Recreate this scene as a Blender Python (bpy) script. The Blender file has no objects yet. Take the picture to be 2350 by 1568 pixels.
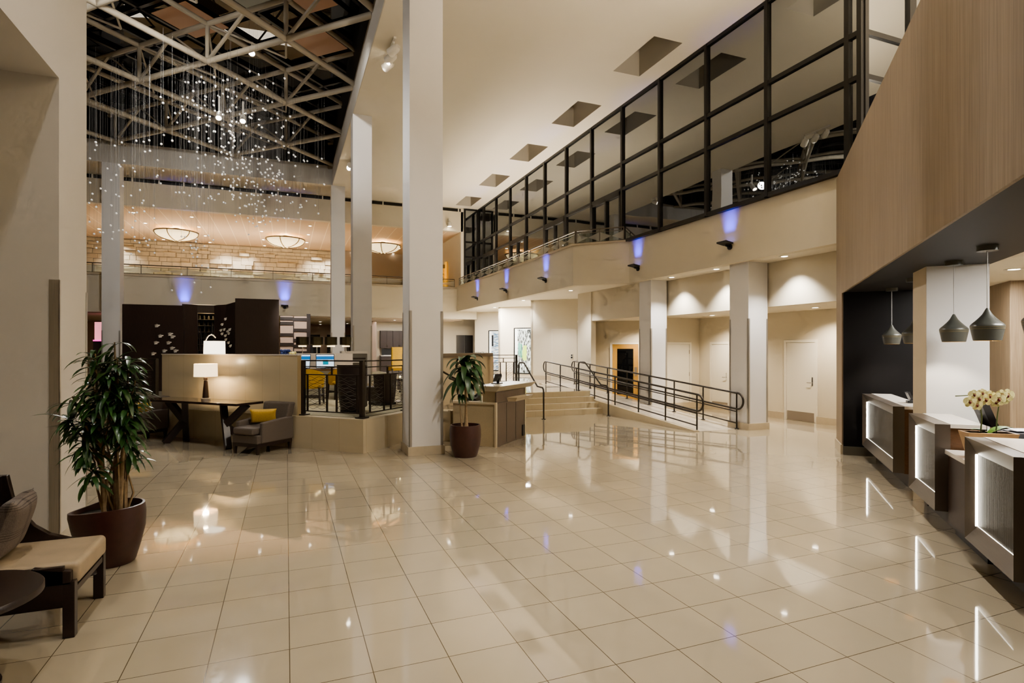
import bpy, math, random
from mathutils import Vector, Matrix
random.seed(7)
PI = math.pi
C = bpy.context.scene.collection
S2 = math.sqrt(2.0)

# ------------------------------------------------------------------ colour
def s2l(v):
    v = v / 255.0
    return v / 12.92 if v <= 0.04045 else ((v + 0.055) / 1.055) ** 2.4
def rgb(r, g, b): return (s2l(r), s2l(g), s2l(b), 1.0)
def lin(r, g, b): return (r, g, b, 1.0)

# ------------------------------------------------------------------ materials
def newmat(name):
    m = bpy.data.materials.new(name); m.use_nodes = True
    nt = m.node_tree
    return m, nt, nt.nodes['Principled BSDF']
def setp(b, **k):
    for key, v in k.items():
        b.inputs[key.replace('_', ' ')].default_value = v
def mat(name, color, rough=0.6, metal=0.0, noise=0.0, scale=8.0, bump=0.0, bscale=60.0, coat=0.0, spec=0.5, stretch=None, emit=None, estr=0.0, coords='Object'):
    m, nt, b = newmat(name)
    setp(b, Base_Color=color, Roughness=rough, Metallic=metal)
    b.inputs['Specular IOR Level'].default_value = spec
    b.inputs['Coat Weight'].default_value = coat
    b.inputs['Coat Roughness'].default_value = 0.05
    if emit:
        b.inputs['Emission Color'].default_value = emit
        b.inputs['Emission Strength'].default_value = estr
    if noise or bump:
        tc = nt.nodes.new('ShaderNodeTexCoord')
        mp = nt.nodes.new('ShaderNodeMapping')
        nt.links.new(tc.outputs[coords], mp.inputs[0])
        if stretch: mp.inputs['Scale'].default_value = stretch
        if noise:
            n = nt.nodes.new('ShaderNodeTexNoise'); n.inputs['Scale'].default_value = scale; n.inputs['Detail'].default_value = 4
            nt.links.new(mp.outputs[0], n.inputs['Vector'])
            r = nt.nodes.new('ShaderNodeMapRange')
            r.inputs['From Min'].default_value = 0.25; r.inputs['From Max'].default_value = 0.75
            r.inputs['To Min'].default_value = 1 - noise; r.inputs['To Max'].default_value = 1 + noise
            nt.links.new(n.outputs['Fac'], r.inputs['Value'])
            x = nt.nodes.new('ShaderNodeVectorMath'); x.operation = 'SCALE'
            x.inputs[0].default_value = color[:3]
            nt.links.new(r.outputs[0], x.inputs['Scale'])
            nt.links.new(x.outputs[0], b.inputs['Base Color'])
        if bump:
            n2 = nt.nodes.new('ShaderNodeTexNoise'); n2.inputs['Scale'].default_value = bscale; n2.inputs['Detail'].default_value = 3
            nt.links.new(mp.outputs[0], n2.inputs['Vector'])
            bp = nt.nodes.new('ShaderNodeBump'); bp.inputs['Strength'].default_value = bump; bp.inputs['Distance'].default_value = 0.01
            nt.links.new(n2.outputs['Fac'], bp.inputs['Height'])
            nt.links.new(bp.outputs[0], b.inputs['Normal'])
    return m
def emis(name, color, strength):
    m, nt, b = newmat(name)
    setp(b, Base_Color=color, Roughness=0.5)
    b.inputs['Emission Color'].default_value = color
    b.inputs['Emission Strength'].default_value = strength
    return m
def math_node(nt, op, a, b=None):
    n = nt.nodes.new('ShaderNodeMath'); n.operation = op
    for i, v in enumerate((a, b)):
        if v is None: continue
        if isinstance(v, (int, float)): n.inputs[i].default_value = v
        else: nt.links.new(v, n.inputs[i])
    return n.outputs[0]

TILE, TOX, TOY = 0.4444, 0.02, 3.757
def tile_mat(name, color, tile=TILE, ox=TOX, oy=TOY, rough=0.05, grout=0.0035, coat=0.7, var=0.06, gdark=0.45, axes=(0, 1), vonly=False):
    m, nt, b = newmat(name)
    tc = nt.nodes.new('ShaderNodeTexCoord'); sp = nt.nodes.new('ShaderNodeSeparateXYZ')
    nt.links.new(tc.outputs['Object'], sp.inputs[0])
    u = math_node(nt, 'DIVIDE', math_node(nt, 'SUBTRACT', sp.outputs[axes[0]], ox), tile)
    v = math_node(nt, 'DIVIDE', math_node(nt, 'SUBTRACT', sp.outputs[axes[1]], oy), tile)
    def edge(q):
        f = math_node(nt, 'FRACT', q)
        d = math_node(nt, 'ABSOLUTE', math_node(nt, 'SUBTRACT', f, 0.5))
        return math_node(nt, 'GREATER_THAN', d, 0.5 - grout / tile)
    g = edge(u) if vonly else math_node(nt, 'MAXIMUM', edge(u), edge(v))
    cx = nt.nodes.new('ShaderNodeCombineXYZ')
    nt.links.new(math_node(nt, 'FLOOR', u), cx.inputs[0]); nt.links.new(math_node(nt, 'FLOOR', v), cx.inputs[1])
    wn = nt.nodes.new('ShaderNodeTexWhiteNoise'); wn.noise_dimensions = '2D'; nt.links.new(cx.outputs[0], wn.inputs['Vector'])
    no = nt.nodes.new('ShaderNodeTexNoise'); no.inputs['Scale'].default_value = 3.5; no.inputs['Detail'].default_value = 6
    nt.links.new(tc.outputs['Object'], no.inputs['Vector'])
    a = math_node(nt, 'MULTIPLY', wn.outputs['Value'], var)
    a = math_node(nt, 'ADD', a, math_node(nt, 'MULTIPLY', no.outputs['Fac'], 0.10))
    a = math_node(nt, 'ADD', a, 0.95 - var / 2 - 0.02)
    x = nt.nodes.new('ShaderNodeVectorMath'); x.operation = 'SCALE'; x.inputs[0].default_value = color[:3]
    nt.links.new(a, x.inputs['Scale'])
    mx = nt.nodes.new('ShaderNodeMix'); mx.data_type = 'RGBA'
    nt.links.new(g, mx.inputs['Factor']); nt.links.new(x.outputs[0], mx.inputs['A'])
    mx.inputs['B'].default_value = (color[0] * gdark * 0.8, color[1] * gdark * 0.7, color[2] * gdark * 0.55, 1)
    nt.links.new(mx.outputs['Result'], b.inputs['Base Color'])
    n3 = nt.nodes.new('ShaderNodeTexNoise'); n3.inputs['Scale'].default_value = 0.9; nt.links.new(tc.outputs['Object'], n3.inputs['Vector'])
    r = nt.nodes.new('ShaderNodeMapRange'); r.inputs['To Min'].default_value = rough * 0.6; r.inputs['To Max'].default_value = rough * 1.5
    nt.links.new(n3.outputs['Fac'], r.inputs['Value'])
    rr = math_node(nt, 'ADD', r.outputs[0], math_node(nt, 'MULTIPLY', g, 0.02))
    nt.links.new(rr, b.inputs['Roughness'])
    b.inputs['Coat Weight'].default_value = coat; b.inputs['Coat Roughness'].default_value = 0.02
    n4 = nt.nodes.new('ShaderNodeTexNoise'); n4.inputs['Scale'].default_value = 4.0; nt.links.new(tc.outputs['Object'], n4.inputs['Vector'])
    bp = nt.nodes.new('ShaderNodeBump'); bp.inputs['Strength'].default_value = 0.05; bp.inputs['Distance'].default_value = 0.01
    nt.links.new(n4.outputs['Fac'], bp.inputs['Height'])
    nt.links.new(bp.outputs[0], b.inputs['Coat Normal'])
    return m
def wood_mat(name, c1, c2, rough=0.5, stretch=(6, 6, 0.4), scale=6.0, panel=0.0, coat=0.0):
    m, nt, b = newmat(name)
    tc = nt.nodes.new('ShaderNodeTexCoord'); mp = nt.nodes.new('ShaderNodeMapping'); mp.inputs['Scale'].default_value = stretch
    nt.links.new(tc.outputs['Object'], mp.inputs[0])
    n = nt.nodes.new('ShaderNodeTexNoise'); n.inputs['Scale'].default_value = scale; n.inputs['Detail'].default_value = 8; n.inputs['Roughness'].default_value = 0.65
    nt.links.new(mp.outputs[0], n.inputs['Vector'])
    cr = nt.nodes.new('ShaderNodeValToRGB')
    cr.color_ramp.elements[0].position = 0.32; cr.color_ramp.elements[1].position = 0.68
    cr.color_ramp.elements[0].color = c1; cr.color_ramp.elements[1].color = c2
    nt.links.new(n.outputs['Fac'], cr.inputs[0])
    out = cr.outputs[0]
    if panel:
        sp = nt.nodes.new('ShaderNodeSeparateXYZ'); nt.links.new(tc.outputs['Object'], sp.inputs[0])
        q = math_node(nt, 'FLOOR', math_node(nt, 'DIVIDE', math_node(nt, 'ADD', sp.outputs[0], sp.outputs[1]), panel))
        wn = nt.nodes.new('ShaderNodeTexWhiteNoise'); wn.noise_dimensions = '1D'; nt.links.new(q, wn.inputs['W'])
        k = math_node(nt, 'ADD', math_node(nt, 'MULTIPLY', wn.outputs['Value'], 0.16), 0.92)
        x = nt.nodes.new('ShaderNodeVectorMath'); x.operation = 'SCALE'
        nt.links.new(out, x.inputs[0]); nt.links.new(k, x.inputs['Scale']); out = x.outputs[0]
    nt.links.new(out, b.inputs['Base Color'])
    b.inputs['Roughness'].default_value = rough; b.inputs['Coat Weight'].default_value = coat
    return m
def glass_dark(name, wav=0.25, refl=0.55, tint=(0.004, 0.004, 0.004, 1), seed=0.0):
    m, nt, b = newmat(name)
    nt.nodes.remove(b)
    out = nt.nodes['Material Output']
    g = nt.nodes.new('ShaderNodeBsdfGlossy'); g.inputs['Roughness'].default_value = 0.0; g.inputs['Color'].default_value = (0.78, 0.80, 0.80, 1)
    d = nt.nodes.new('ShaderNodeBsdfDiffuse'); d.inputs['Color'].default_value = tint
    mx = nt.nodes.new('ShaderNodeMixShader'); mx.inputs[0].default_value = refl
    nt.links.new(d.outputs[0], mx.inputs[1]); nt.links.new(g.outputs[0], mx.inputs[2]); nt.links.new(mx.outputs[0], out.inputs[0])
    tc = nt.nodes.new('ShaderNodeTexCoord')
    n = nt.nodes.new('ShaderNodeTexNoise'); n.inputs['Scale'].default_value = 0.9; n.inputs['Detail'].default_value = 0.0
    nt.links.new(tc.outputs['Object'], n.inputs['Vector'])
    bp = nt.nodes.new('ShaderNodeBump'); bp.inputs['Strength'].default_value = wav; bp.inputs['Distance'].default_value = 0.02
    nt.links.new(n.outputs['Fac'], bp.inputs['Height']); nt.links.new(bp.outputs[0], g.inputs['Normal'])
    return m
def glass_clear(name, color=(0.85, 0.9, 0.88, 1), refl=0.12):
    m, nt, b = newmat(name); nt.nodes.remove(b)
    out = nt.nodes['Material Output']
    g = nt.nodes.new('ShaderNodeBsdfGlossy'); g.inputs['Roughness'].default_value = 0.0
    t = nt.nodes.new('ShaderNodeBsdfTransparent'); t.inputs['Color'].default_value = color
    mx = nt.nodes.new('ShaderNodeMixShader'); mx.inputs[0].default_value = refl
    nt.links.new(t.outputs[0], mx.inputs[1]); nt.links.new(g.outputs[0], mx.inputs[2]); nt.links.new(mx.outputs[0], out.inputs[0])
    return m

paint = mat('wall_paint', lin(0.62, 0.555, 0.435), 0.75, noise=0.02, scale=1.2, bump=0.04, bscale=90)
paint_lt = mat('column_paint', lin(0.68, 0.66, 0.64), 0.7, noise=0.015, scale=1.5, bump=0.04, bscale=90)
paint_tan = mat('tan_paint', lin(0.60, 0.50, 0.36), 0.7, noise=0.02, scale=1.5)
paint_grey = mat('beam_paint', lin(0.52, 0.49, 0.44), 0.75, noise=0.02, scale=1.0)
ceil_paint = mat('ceiling_paint', lin(0.72, 0.66, 0.55), 0.85, noise=0.015, scale=0.6)
floor_m = tile_mat('polished_tile', lin(0.40, 0.335, 0.24), grout=0.0028, gdark=0.36, coat=0.35, rough=0.045)
stone_m = tile_mat('stone_cladding', lin(0.56, 0.475, 0.33), tile=0.445, ox=0, oy=-3, rough=0.35, coat=0.1, gdark=0.85, grout=0.002, axes=(0, 2), vonly=True)
stone_plain = mat('stone_plain', lin(0.56, 0.47, 0.33), 0.4, noise=0.05, scale=6)
plinth_m = mat('plinth_stone', lin(0.50, 0.42, 0.30), 0.4, noise=0.05, scale=9)
steel = mat('brushed_steel', lin(0.46, 0.43, 0.38), 0.38, 0.7, noise=0.12, scale=5, stretch=(40, 40, 0.6))
steel_desk = mat('desk_steel', lin(0.135, 0.115, 0.098), 0.36, 0.6, noise=0.08, scale=6, stretch=(1, 30, 30))
bronze = mat('bronze_rail', lin(0.055, 0.045, 0.036), 0.4, 0.7)
black_al = mat('black_aluminium', lin(0.012, 0.011, 0.010), 0.4, 0.3)
black_pl = mat('black_plastic', lin(0.008, 0.008, 0.009), 0.4)
truss_m = mat('truss_paint', lin(0.40, 0.35, 0.27), 0.55)
glass_w = glass_dark('dark_curtain_glass', wav=0.16, refl=0.40)
sky_gl = glass_dark('skylight_glass_night', wav=0.3, refl=0.10, tint=(0.002, 0.0022, 0.003, 1))
wood_lt = wood_mat('pale_oak_veneer', rgb(122, 103, 81), rgb(152, 132, 108), 0.55, stretch=(10, 10, 0.25), scale=5, panel=1.2)
wood_dk = wood_mat('dark_walnut', lin(0.026, 0.014, 0.010), lin(0.044, 0.026, 0.019), 0.45, stretch=(20, 20, 0.8))
wood_fur = wood_mat('espresso_wood', lin(0.012, 0.006, 0.005), lin(0.022, 0.012, 0.009), 0.35, stretch=(8, 30, 8), coat=0.2)
wood_br = wood_mat('brown_desk_wood', lin(0.10, 0.045, 0.018), lin(0.15, 0.07, 0.03), 0.45, stretch=(4, 4, 14))
honey = wood_mat('honey_maple', lin(0.46, 0.24, 0.06), lin(0.56, 0.31, 0.09), 0.45, stretch=(8, 8, 0.8))
dark_paint = mat('charcoal_paint', lin(0.008, 0.0072, 0.0072), 0.6, noise=0.05, scale=1, spec=0.12)
soffit_dk = mat('charcoal_soffit', lin(0.022, 0.021, 0.021), 0.5, noise=0.04, scale=1, spec=0.2)
quartz = mat('white_quartz', lin(0.72, 0.68, 0.63), 0.2, noise=0.03, scale=20, coat=0.2)
granite = mat('beige_granite', lin(0.42, 0.34, 0.22), 0.35, noise=0.25, scale=140)
metal_br = mat('brown_metal_laminate', lin(0.20, 0.155, 0.125), 0.38, 0.75, noise=0.10, scale=5, stretch=(30, 30, 0.7))
fabric_gr = mat('grey_brown_tweed', lin(0.115, 0.092, 0.076), 0.95, noise=0.55, scale=160, bump=0.5, bscale=220)
fabric_ye = mat('mustard_linen', lin(0.60, 0.38, 0.085), 0.85, noise=0.12, scale=60, bump=0.2, bscale=200)
leather_tan = mat('tan_leather', lin(0.40, 0.315, 0.215), 0.42, noise=0.10, scale=7, bump=0.1, bscale=120)
leather_dk = mat('dark_brown_leather', lin(0.020, 0.012, 0.009), 0.42, noise=0.1, scale=8)
yellow_up = mat('ochre_upholstery', lin(0.50, 0.29, 0.035), 0.7, noise=0.1, scale=12)
pot_m = mat('maroon_pot', lin(0.052, 0.019, 0.014), 0.38, noise=0.12, scale=20, bump=0.05, bscale=200)
soil_m = mat('dark_soil', lin(0.02, 0.015, 0.01), 0.95, noise=0.6, scale=50, bump=0.8, bscale=60)
bark_m = mat('pale_bark', lin(0.30, 0.21, 0.12), 0.8, noise=0.25, scale=30, bump=0.4, bscale=50)
leaf_m = mat('glossy_green_leaf', lin(0.034, 0.095, 0.024), 0.36, noise=0.45, scale=6, coat=0.15)
leaf2_m = mat('dark_green_leaf', lin(0.024, 0.068, 0.018), 0.38, noise=0.4, scale=5, coat=0.1)
leaf3_m = mat('orchid_leaf', lin(0.06, 0.14, 0.015), 0.4, noise=0.2, scale=12)
petal_m = mat('cream_yellow_petal', lin(0.85, 0.78, 0.36), 0.6, noise=0.1, scale=40)
petal_c = mat('maroon_petal_throat', lin(0.16, 0.02, 0.01), 0.6)
bamboo = mat('tan_tray_wood', lin(0.42, 0.26, 0.13), 0.5, noise=0.1, scale=20)
shade_warm = emis('warm_lamp_shade', (1.0, 0.76, 0.48, 1), 1.5)
shade_white = emis('white_lamp_shade', (1.0, 0.90, 0.72, 1), 2.0)
shade_dark = mat('dark_metallic_shade', lin(0.075, 0.065, 0.042), 0.35, 0.8)
brass_glow = emis('lit_lamp_frame', (1.0, 0.75, 0.36, 1), 2.5)
bowl_m = emis('alabaster_bowl', (1.0, 0.80, 0.46, 1), 1.1)
lamp_disc = emis('lit_lamp_lens', (1.0, 0.9, 0.74, 1), 14.0)
lamp_off = mat('white_lamp_trim', lin(0.7, 0.66, 0.58), 0.5)
led_white = emis('white_led_strip', (1.0, 0.95, 0.82, 1), 14.0)
led_dim = emis('white_led_edge', (1.0, 0.95, 0.82, 1), 3.5)
blue_lens = emis('blue_lamp_lens', (0.22, 0.24, 1.0, 1), 3.0)
pend_out = mat('dark_grey_enamel', lin(0.085, 0.086, 0.074), 0.35, 0.2)
pend_in = mat('gold_inner_enamel', lin(0.62, 0.40, 0.15), 0.5)
gold = mat('thin_gold_line', lin(0.26, 0.21, 0.11), 0.4, 0.4)
cordm = mat('clear_grey_cord', lin(0.45, 0.44, 0.42), 0.5)
bead_m = mat('glowing_glass_bead', lin(0.85, 0.84, 0.82), 0.12, 0.3, coat=1.0, emit=lin(1, 0.95, 0.88), estr=0.16)  # faint glow added to the beads, stands in for spotlight on them
wire_m = mat('hanging_wire', lin(0.16, 0.15, 0.14), 0.6)
white_cer = mat('white_ceramic', lin(0.78, 0.74, 0.68), 0.35)
door_white = mat('cream_door_paint', lin(0.72, 0.67, 0.56), 0.5)
kick_m = mat('kick_plate_steel', lin(0.36, 0.31, 0.26), 0.4, 0.7)
chrome = mat('chrome', lin(0.7, 0.7, 0.7), 0.12, 1.0)
hall_dark = mat('dark_interior', lin(0.004, 0.004, 0.004), 0.7)
peach = None

# ------------------------------------------------------------------ mesh builder
class MB:
    def __init__(s): s.v = []; s.f = []
    def add(s, vs, fs):
        b = len(s.v); s.v += [tuple(v) for v in vs]; s.f += [tuple(b + i for i in f) for f in fs]; return s
    def box(s, x0, y0, z0, x1, y1, z1):
        if x0 > x1: x0, x1 = x1, x0
        if y0 > y1: y0, y1 = y1, y0
        if z0 > z1: z0, z1 = z1, z0
        return s.add([(x0, y0, z0), (x1, y0, z0), (x1, y1, z0), (x0, y1, z0), (x0, y0, z1), (x1, y0, z1), (x1, y1, z1), (x0, y1, z1)],
                     [(0, 3, 2, 1), (4, 5, 6, 7), (0, 1, 5, 4), (1, 2, 6, 5), (2, 3, 7, 6), (3, 0, 4, 7)])
    def hexa(s, bot, top):
        return s.add(list(bot) + list(top), [(0, 3, 2, 1), (4, 5, 6, 7), (0, 1, 5, 4), (1, 2, 6, 5), (2, 3, 7, 6), (3, 0, 4, 7)])
    def prism(s, poly, z0, z1):
        a = sum(poly[i][0] * poly[(i + 1) % len(poly)][1] - poly[(i + 1) % len(poly)][0] * poly[i][1] for i in range(len(poly)))
        if a < 0: poly = poly[::-1]
        n = len(poly)
        vs = [(x, y, z0) for x, y in poly] + [(x, y, z1) for x, y in poly]
        fs = [tuple(range(n))[::-1], tuple(range(n, 2 * n))] + [(i, (i + 1) % n, n + (i + 1) % n, n + i) for i in range(n)]
        return s.add(vs, fs)
    def extrude(s, poly, axis, a0, a1):
        # polygon in the plane normal to axis: axis 0 -> (y,z), axis 1 -> (x,z)
        def P(u, v, a): return (a, u, v) if axis == 0 else (u, a, v)
        n = len(poly)
        vs = [P(u, v, a0) for u, v in poly] + [P(u, v, a1) for u, v in poly]
        fs = [tuple(range(n))[::-1], tuple(range(n, 2 * n))] + [(i, (i + 1) % n, n + (i + 1) % n, n + i) for i in range(n)]
        return s.add(vs, fs)
    def quad(s, a, b, c, d): return s.add([a, b, c, d], [(0, 1, 2, 3)])
    def beam(s, p0, p1, w, h, up=(0, 0, 1)):
        p0 = Vector(p0); p1 = Vector(p1); d = (p1 - p0).normalized(); up = Vector(up)
        if abs(d.dot(up)) > 0.99: up = Vector((1, 0, 0))
        x = d.cross(up).normalized() * (w / 2); y = x.cross(d).normalized() * (h / 2)
        return s.hexa([p0 - x - y, p0 + x - y, p0 + x + y, p0 - x + y], [p1 - x - y, p1 + x - y, p1 + x + y, p1 - x + y])
    def tube(s, pts, r, n=8, caps=True):
        pts = [Vector(p) for p in pts]; k = len(pts)
        rs = r if isinstance(r, (list, tuple)) else [r] * k
        d0 = (pts[1] - pts[0]).normalized()
        ref = Vector((0, 0, 1)) if abs(d0.z) < 0.9 else Vector((1, 0, 0))
        x = d0.cross(ref).normalized(); vs = []; fs = []
        for i in range(k):
            if i == 0: d = d0
            elif i == k - 1: d = (pts[i] - pts[i - 1]).normalized()
            else: d = ((pts[i + 1] - pts[i]).normalized() + (pts[i] - pts[i - 1]).normalized()).normalized()
            x = (x - d * x.dot(d)).normalized(); y = d.cross(x)
            for j in range(n):
                a = 2 * PI * j / n
                vs.append(pts[i] + (x * math.cos(a) + y * math.sin(a)) * rs[i])
        for i in range(k - 1):
            for j in range(n):
                fs.append((i * n + j, i * n + (j + 1) % n, (i + 1) * n + (j + 1) % n, (i + 1) * n + j))
        if caps:
            fs.append(tuple(range(n))[::-1]); fs.append(tuple((k - 1) * n + j for j in range(n)))
        return s.add(vs, fs)
    def lathe(s, prof, n=24, c=(0, 0, 0), sx=1.0, sy=1.0):
        vs = []; fs = []; k = len(prof)
        for r, z in prof:
            for j in range(n):
                a = 2 * PI * j / n
                vs.append((c[0] + r * math.cos(a) * sx, c[1] + r * math.sin(a) * sy, c[2] + z))
        for i in range(k - 1):
            for j in range(n):
                fs.append((i * n + j, i * n + (j + 1) % n, (i + 1) * n + (j + 1) % n, (i + 1) * n + j))
        return s.add(vs, fs)
    def cyl(s, c, r, z0, z1, n=20):
        return s.lathe([(0.0001, z0), (r, z0), (r, z1), (0.0001, z1)], n, (c[0], c[1], 0))
    def ball(s, c, r, n=8, m=6):
        if isinstance(r, (int, float)): r = (r, r, r)
        vs = [(c[0], c[1], c[2] - r[2])]; fs = []
        for i in range(1, m):
            t = -PI / 2 + PI * i / m
            for j in range(n):
                a = 2 * PI * j / n
                vs.append((c[0] + r[0] * math.cos(t) * math.cos(a), c[1] + r[1] * math.cos(t) * math.sin(a), c[2] + r[2] * math.sin(t)))
        vs.append((c[0], c[1], c[2] + r[2])); top = len(vs) - 1
        for j in range(n):
            fs.append((0, 1 + (j + 1) % n, 1 + j)); fs.append((top, top - n + j, top - n + (j + 1) % n))
        for i in range(m - 2):
            for j in range(n):
                fs.append((1 + i * n + j, 1 + i * n + (j + 1) % n, 1 + (i + 1) * n + (j + 1) % n, 1 + (i + 1) * n + j))
        return s.add(vs, fs)
    def pillow(s, c, size, rot=(0, 0, 0), pinch=0.12, n=18):
        # soft square cushion, width x, height z, thickness y
        R = Matrix.Rotation(rot[2], 3, 'Z') @ Matrix.Rotation(rot[1], 3, 'Y') @ Matrix.Rotation(rot[0], 3, 'X')
        vs = []; fs = []
        for sd in (-1, 1):
            b = len(vs)
            for i in range(n + 1):
                for j in range(n + 1):
                    u = -1 + 2 * i / n; w = -1 + 2 * j / n
                    t = max(0.0, (1 - u ** 4)) * max(0.0, (1 - w ** 4))
                    px_ = u * (1 - pinch * (1 - w * w) * abs(u) ** 3); pz = w * (1 - pinch * (1 - u * u) * abs(w) ** 3)
                    p = Vector((px_ * size[0] / 2, sd * size[1] / 2 * t ** 0.45, pz * size[2] / 2))
                    vs.append(Vector(c) + R @ p)
            for i in range(n):
                for j in range(n):
                    q = (b + i * (n + 1) + j, b + (i + 1) * (n + 1) + j, b + (i + 1) * (n + 1) + j + 1, b + i * (n + 1) + j + 1)
                    fs.append(q if sd < 0 else q[::-1])
        return s.add(vs, fs)
    def xf(s, M):
        s.v = [tuple(M @ Vector(v)) for v in s.v]; return s

def build(name, mb, m, parent=None, smooth=False, bevel=0.0, seg=2, label=None):
    me = bpy.data.meshes.new(name); me.from_pydata([tuple(v) for v in mb.v], [], mb.f); me.update()
    me.materials.append(m)
    if smooth:
        me.polygons.foreach_set('use_smooth', [True] * len(me.polygons))
    o = bpy.data.objects.new(name, me); C.objects.link(o)
    if parent is not None: o.parent = parent
    if bevel:
        md = o.modifiers.new('bevel', 'BEVEL'); md.width = bevel; md.segments = seg; md.limit_method = 'ANGLE'; md.angle_limit = math.radians(40)
    if smooth:
        try: me.set_sharp_from_angle(angle=math.radians(45))
        except Exception: pass
    if label: o['label'] = label
    return o
def tag(o, label, cat=None, group=None, kind=None):
    o['label'] = label
    if cat: o['category'] = cat
    if group: o['group'] = group
    if kind: o['kind'] = kind
    return o
def thing(name, label, cat, loc=(0, 0, 0), rz=0.0, group=None, kind=None):
    o = bpy.data.objects.new(name, None); C.objects.link(o); o.empty_display_size = 0.1
    o.location = loc; o.rotation_euler = (0, 0, rz)
    return tag(o, label, cat, group, kind)
def kids(o): return [c for c in bpy.data.objects if c.parent == o]
def dup(o, loc=None, rz=None, label=None, parent=None, group=None):
    c = o.copy(); C.objects.link(c)
    if parent is not None: c.parent = parent
    if loc is not None: c.location = loc
    if rz is not None: c.rotation_euler = (0, 0, rz)
    if label: c['label'] = label
    if group: c['group'] = group
    for k in kids(o): dup(k, parent=c)
    return c
def struct(name, mb, m, label, parent=None, **k):
    o = build(name, mb, m, parent, **k)
    if parent is None: tag(o, label, None, None, 'structure')
    return o
def D(t, c, z=0.0):                       # the reception runs at 45 degrees: t along it, c = x - y
    return ((t * S2 + c) / 2, (t * S2 - c) / 2, z)
def D2(t, c): return D(t, c)[:2]

# ------------------------------------------------------------------ lights
LW = (1.0, 0.87, 0.70); LN = (1.0, 0.965, 0.91); LP = (1.0, 0.77, 0.48)
LIGHTS = []
def lamp_obj(name, kind, loc, energy, color, **k):
    l = bpy.data.lights.new(name, kind); l.energy = energy; l.color = color
    for a, v in k.items(): setattr(l, a, v)
    o = bpy.data.objects.new(name, l); C.objects.link(o); o.location = loc
    return o
def aim(o, target):
    d = Vector(target) - o.location
    o.rotation_euler = d.to_track_quat('-Z', 'Y').to_euler(); return o
def spot(loc, target, energy, color=LW, size=90, blend=0.6, rad=0.04):
    o = lamp_obj('spot_lamp', 'SPOT', loc, energy, color, spot_size=math.radians(size), spot_blend=blend, shadow_soft_size=rad)
    return aim(o, target)
def area(loc, target, energy, sx, sy, color=LW, spread=180):
    o = lamp_obj('area_lamp', 'AREA', loc, energy, color, shape='RECTANGLE', size=sx, size_y=sy, spread=math.radians(spread))
    d = Vector(target) - Vector(loc)
    if abs(d.z) > 0.8 * d.length:
        o.rotation_euler = (PI, 0, 0) if d.z > 0 else (0, 0, 0); return o
    return aim(o, target)

# ------------------------------------------------------------------ camera
FPX = 1303.09; TH = 0.378734611; H = 1.85
cam = bpy.data.cameras.new('camera'); co = bpy.data.objects.new('camera', cam); C.objects.link(co)
cam.sensor_width = 36.0; cam.sensor_fit = 'HORIZONTAL'
cam.lens = FPX / 2350.0 * 36.0
cam.shift_y = (801.45 - 784.0) / 2350.0
cam.clip_start = 0.05; cam.clip_end = 200
co.location = (0, 0, H); co.rotation_euler = (PI / 2, 0, -TH)
bpy.context.scene.camera = co

ZC = 9.33            # high ceiling
ZP = 0.60            # raised platform
ZS = 3.85            # soffit under the balcony

# ================================================================== SETTING
# ---- floor and high ceiling
struct('floor', MB().quad((-16, -8, 0), (22, -8, 0), (22, 46, 0), (-16, 46, 0)), floor_m, 'polished beige square floor tiles')
cm = MB()
CX0, CX1 = 8.17, 9.0
cys = [(11.35 + 3.82 * k, 11.35 + 3.82 * k + 1.83) for k in range(-4, 5)]
def ceil_rect(x0, y0, x1, y1, z=ZC): cm.quad((x0, y0, z), (x0, y1, z), (x1, y1, z), (x1, y0, z))
ceil_rect(1.98, -8, CX0, 29.1); ceil_rect(CX1, -8, 16, 29.1)
ys = [-8] + [v for p in cys for v in p] + [29.1]
for i in range(0, len(ys), 2): ceil_rect(CX0, ys[i], CX1, ys[i + 1])
ceil_rect(-14, 27.1, 1.98, 29.1)
struct('ceiling', cm, ceil_paint, 'smooth cream ceiling of the high lobby')
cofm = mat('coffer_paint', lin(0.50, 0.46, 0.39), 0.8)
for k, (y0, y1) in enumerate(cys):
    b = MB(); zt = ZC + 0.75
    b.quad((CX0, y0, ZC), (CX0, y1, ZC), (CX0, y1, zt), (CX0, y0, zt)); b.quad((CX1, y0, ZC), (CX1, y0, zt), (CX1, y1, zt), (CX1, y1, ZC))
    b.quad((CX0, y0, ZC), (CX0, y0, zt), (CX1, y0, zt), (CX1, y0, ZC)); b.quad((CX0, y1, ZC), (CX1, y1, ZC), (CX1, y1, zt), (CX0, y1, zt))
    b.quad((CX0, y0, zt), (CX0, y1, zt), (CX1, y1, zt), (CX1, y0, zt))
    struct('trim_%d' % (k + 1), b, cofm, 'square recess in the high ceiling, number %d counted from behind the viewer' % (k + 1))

# ---- atrium edge beams, end wall, hidden closing walls
struct('wall_atrium_side', MB().box(1.96, -8, ZC + 0.002, 2.3, 27.1, 10.2), paint_grey, 'long grey beam edge beside the skylight')
struct('wall_atrium_end', MB().box(-14, 27.1, ZC + 0.002, 2.3, 27.5, 10.2), paint_grey, 'grey beam across the far end of the skylight')
b = MB().box(-14, 29.0, 8.08, 8.75, 29.3, 9.13).box(-14, 29.0, 9.31, 8.75, 29.3, 9.6)
struct('wall_header', b, paint, 'cream header wall above the upper gallery')
# black slot diffuser
t = thing('slot_vent', 'long black slot diffuser at the top of the far header wall', 'vent', (0, 29.0, 9.135))
x = -13.5
sb = MB().box(-13.9, 0.08, 0.0, 8.7, 0.10, 0.172); build('backing', sb, black_al, t)
while x < 8.6:
    w = random.choice([0.95, 1.0, 0.5, 1.0, 1.0, 0.42]); build('divider', MB().box(x, 0.0, 0, x + 0.055, 0.07, 0.172), lamp_off, t); x += w

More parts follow.
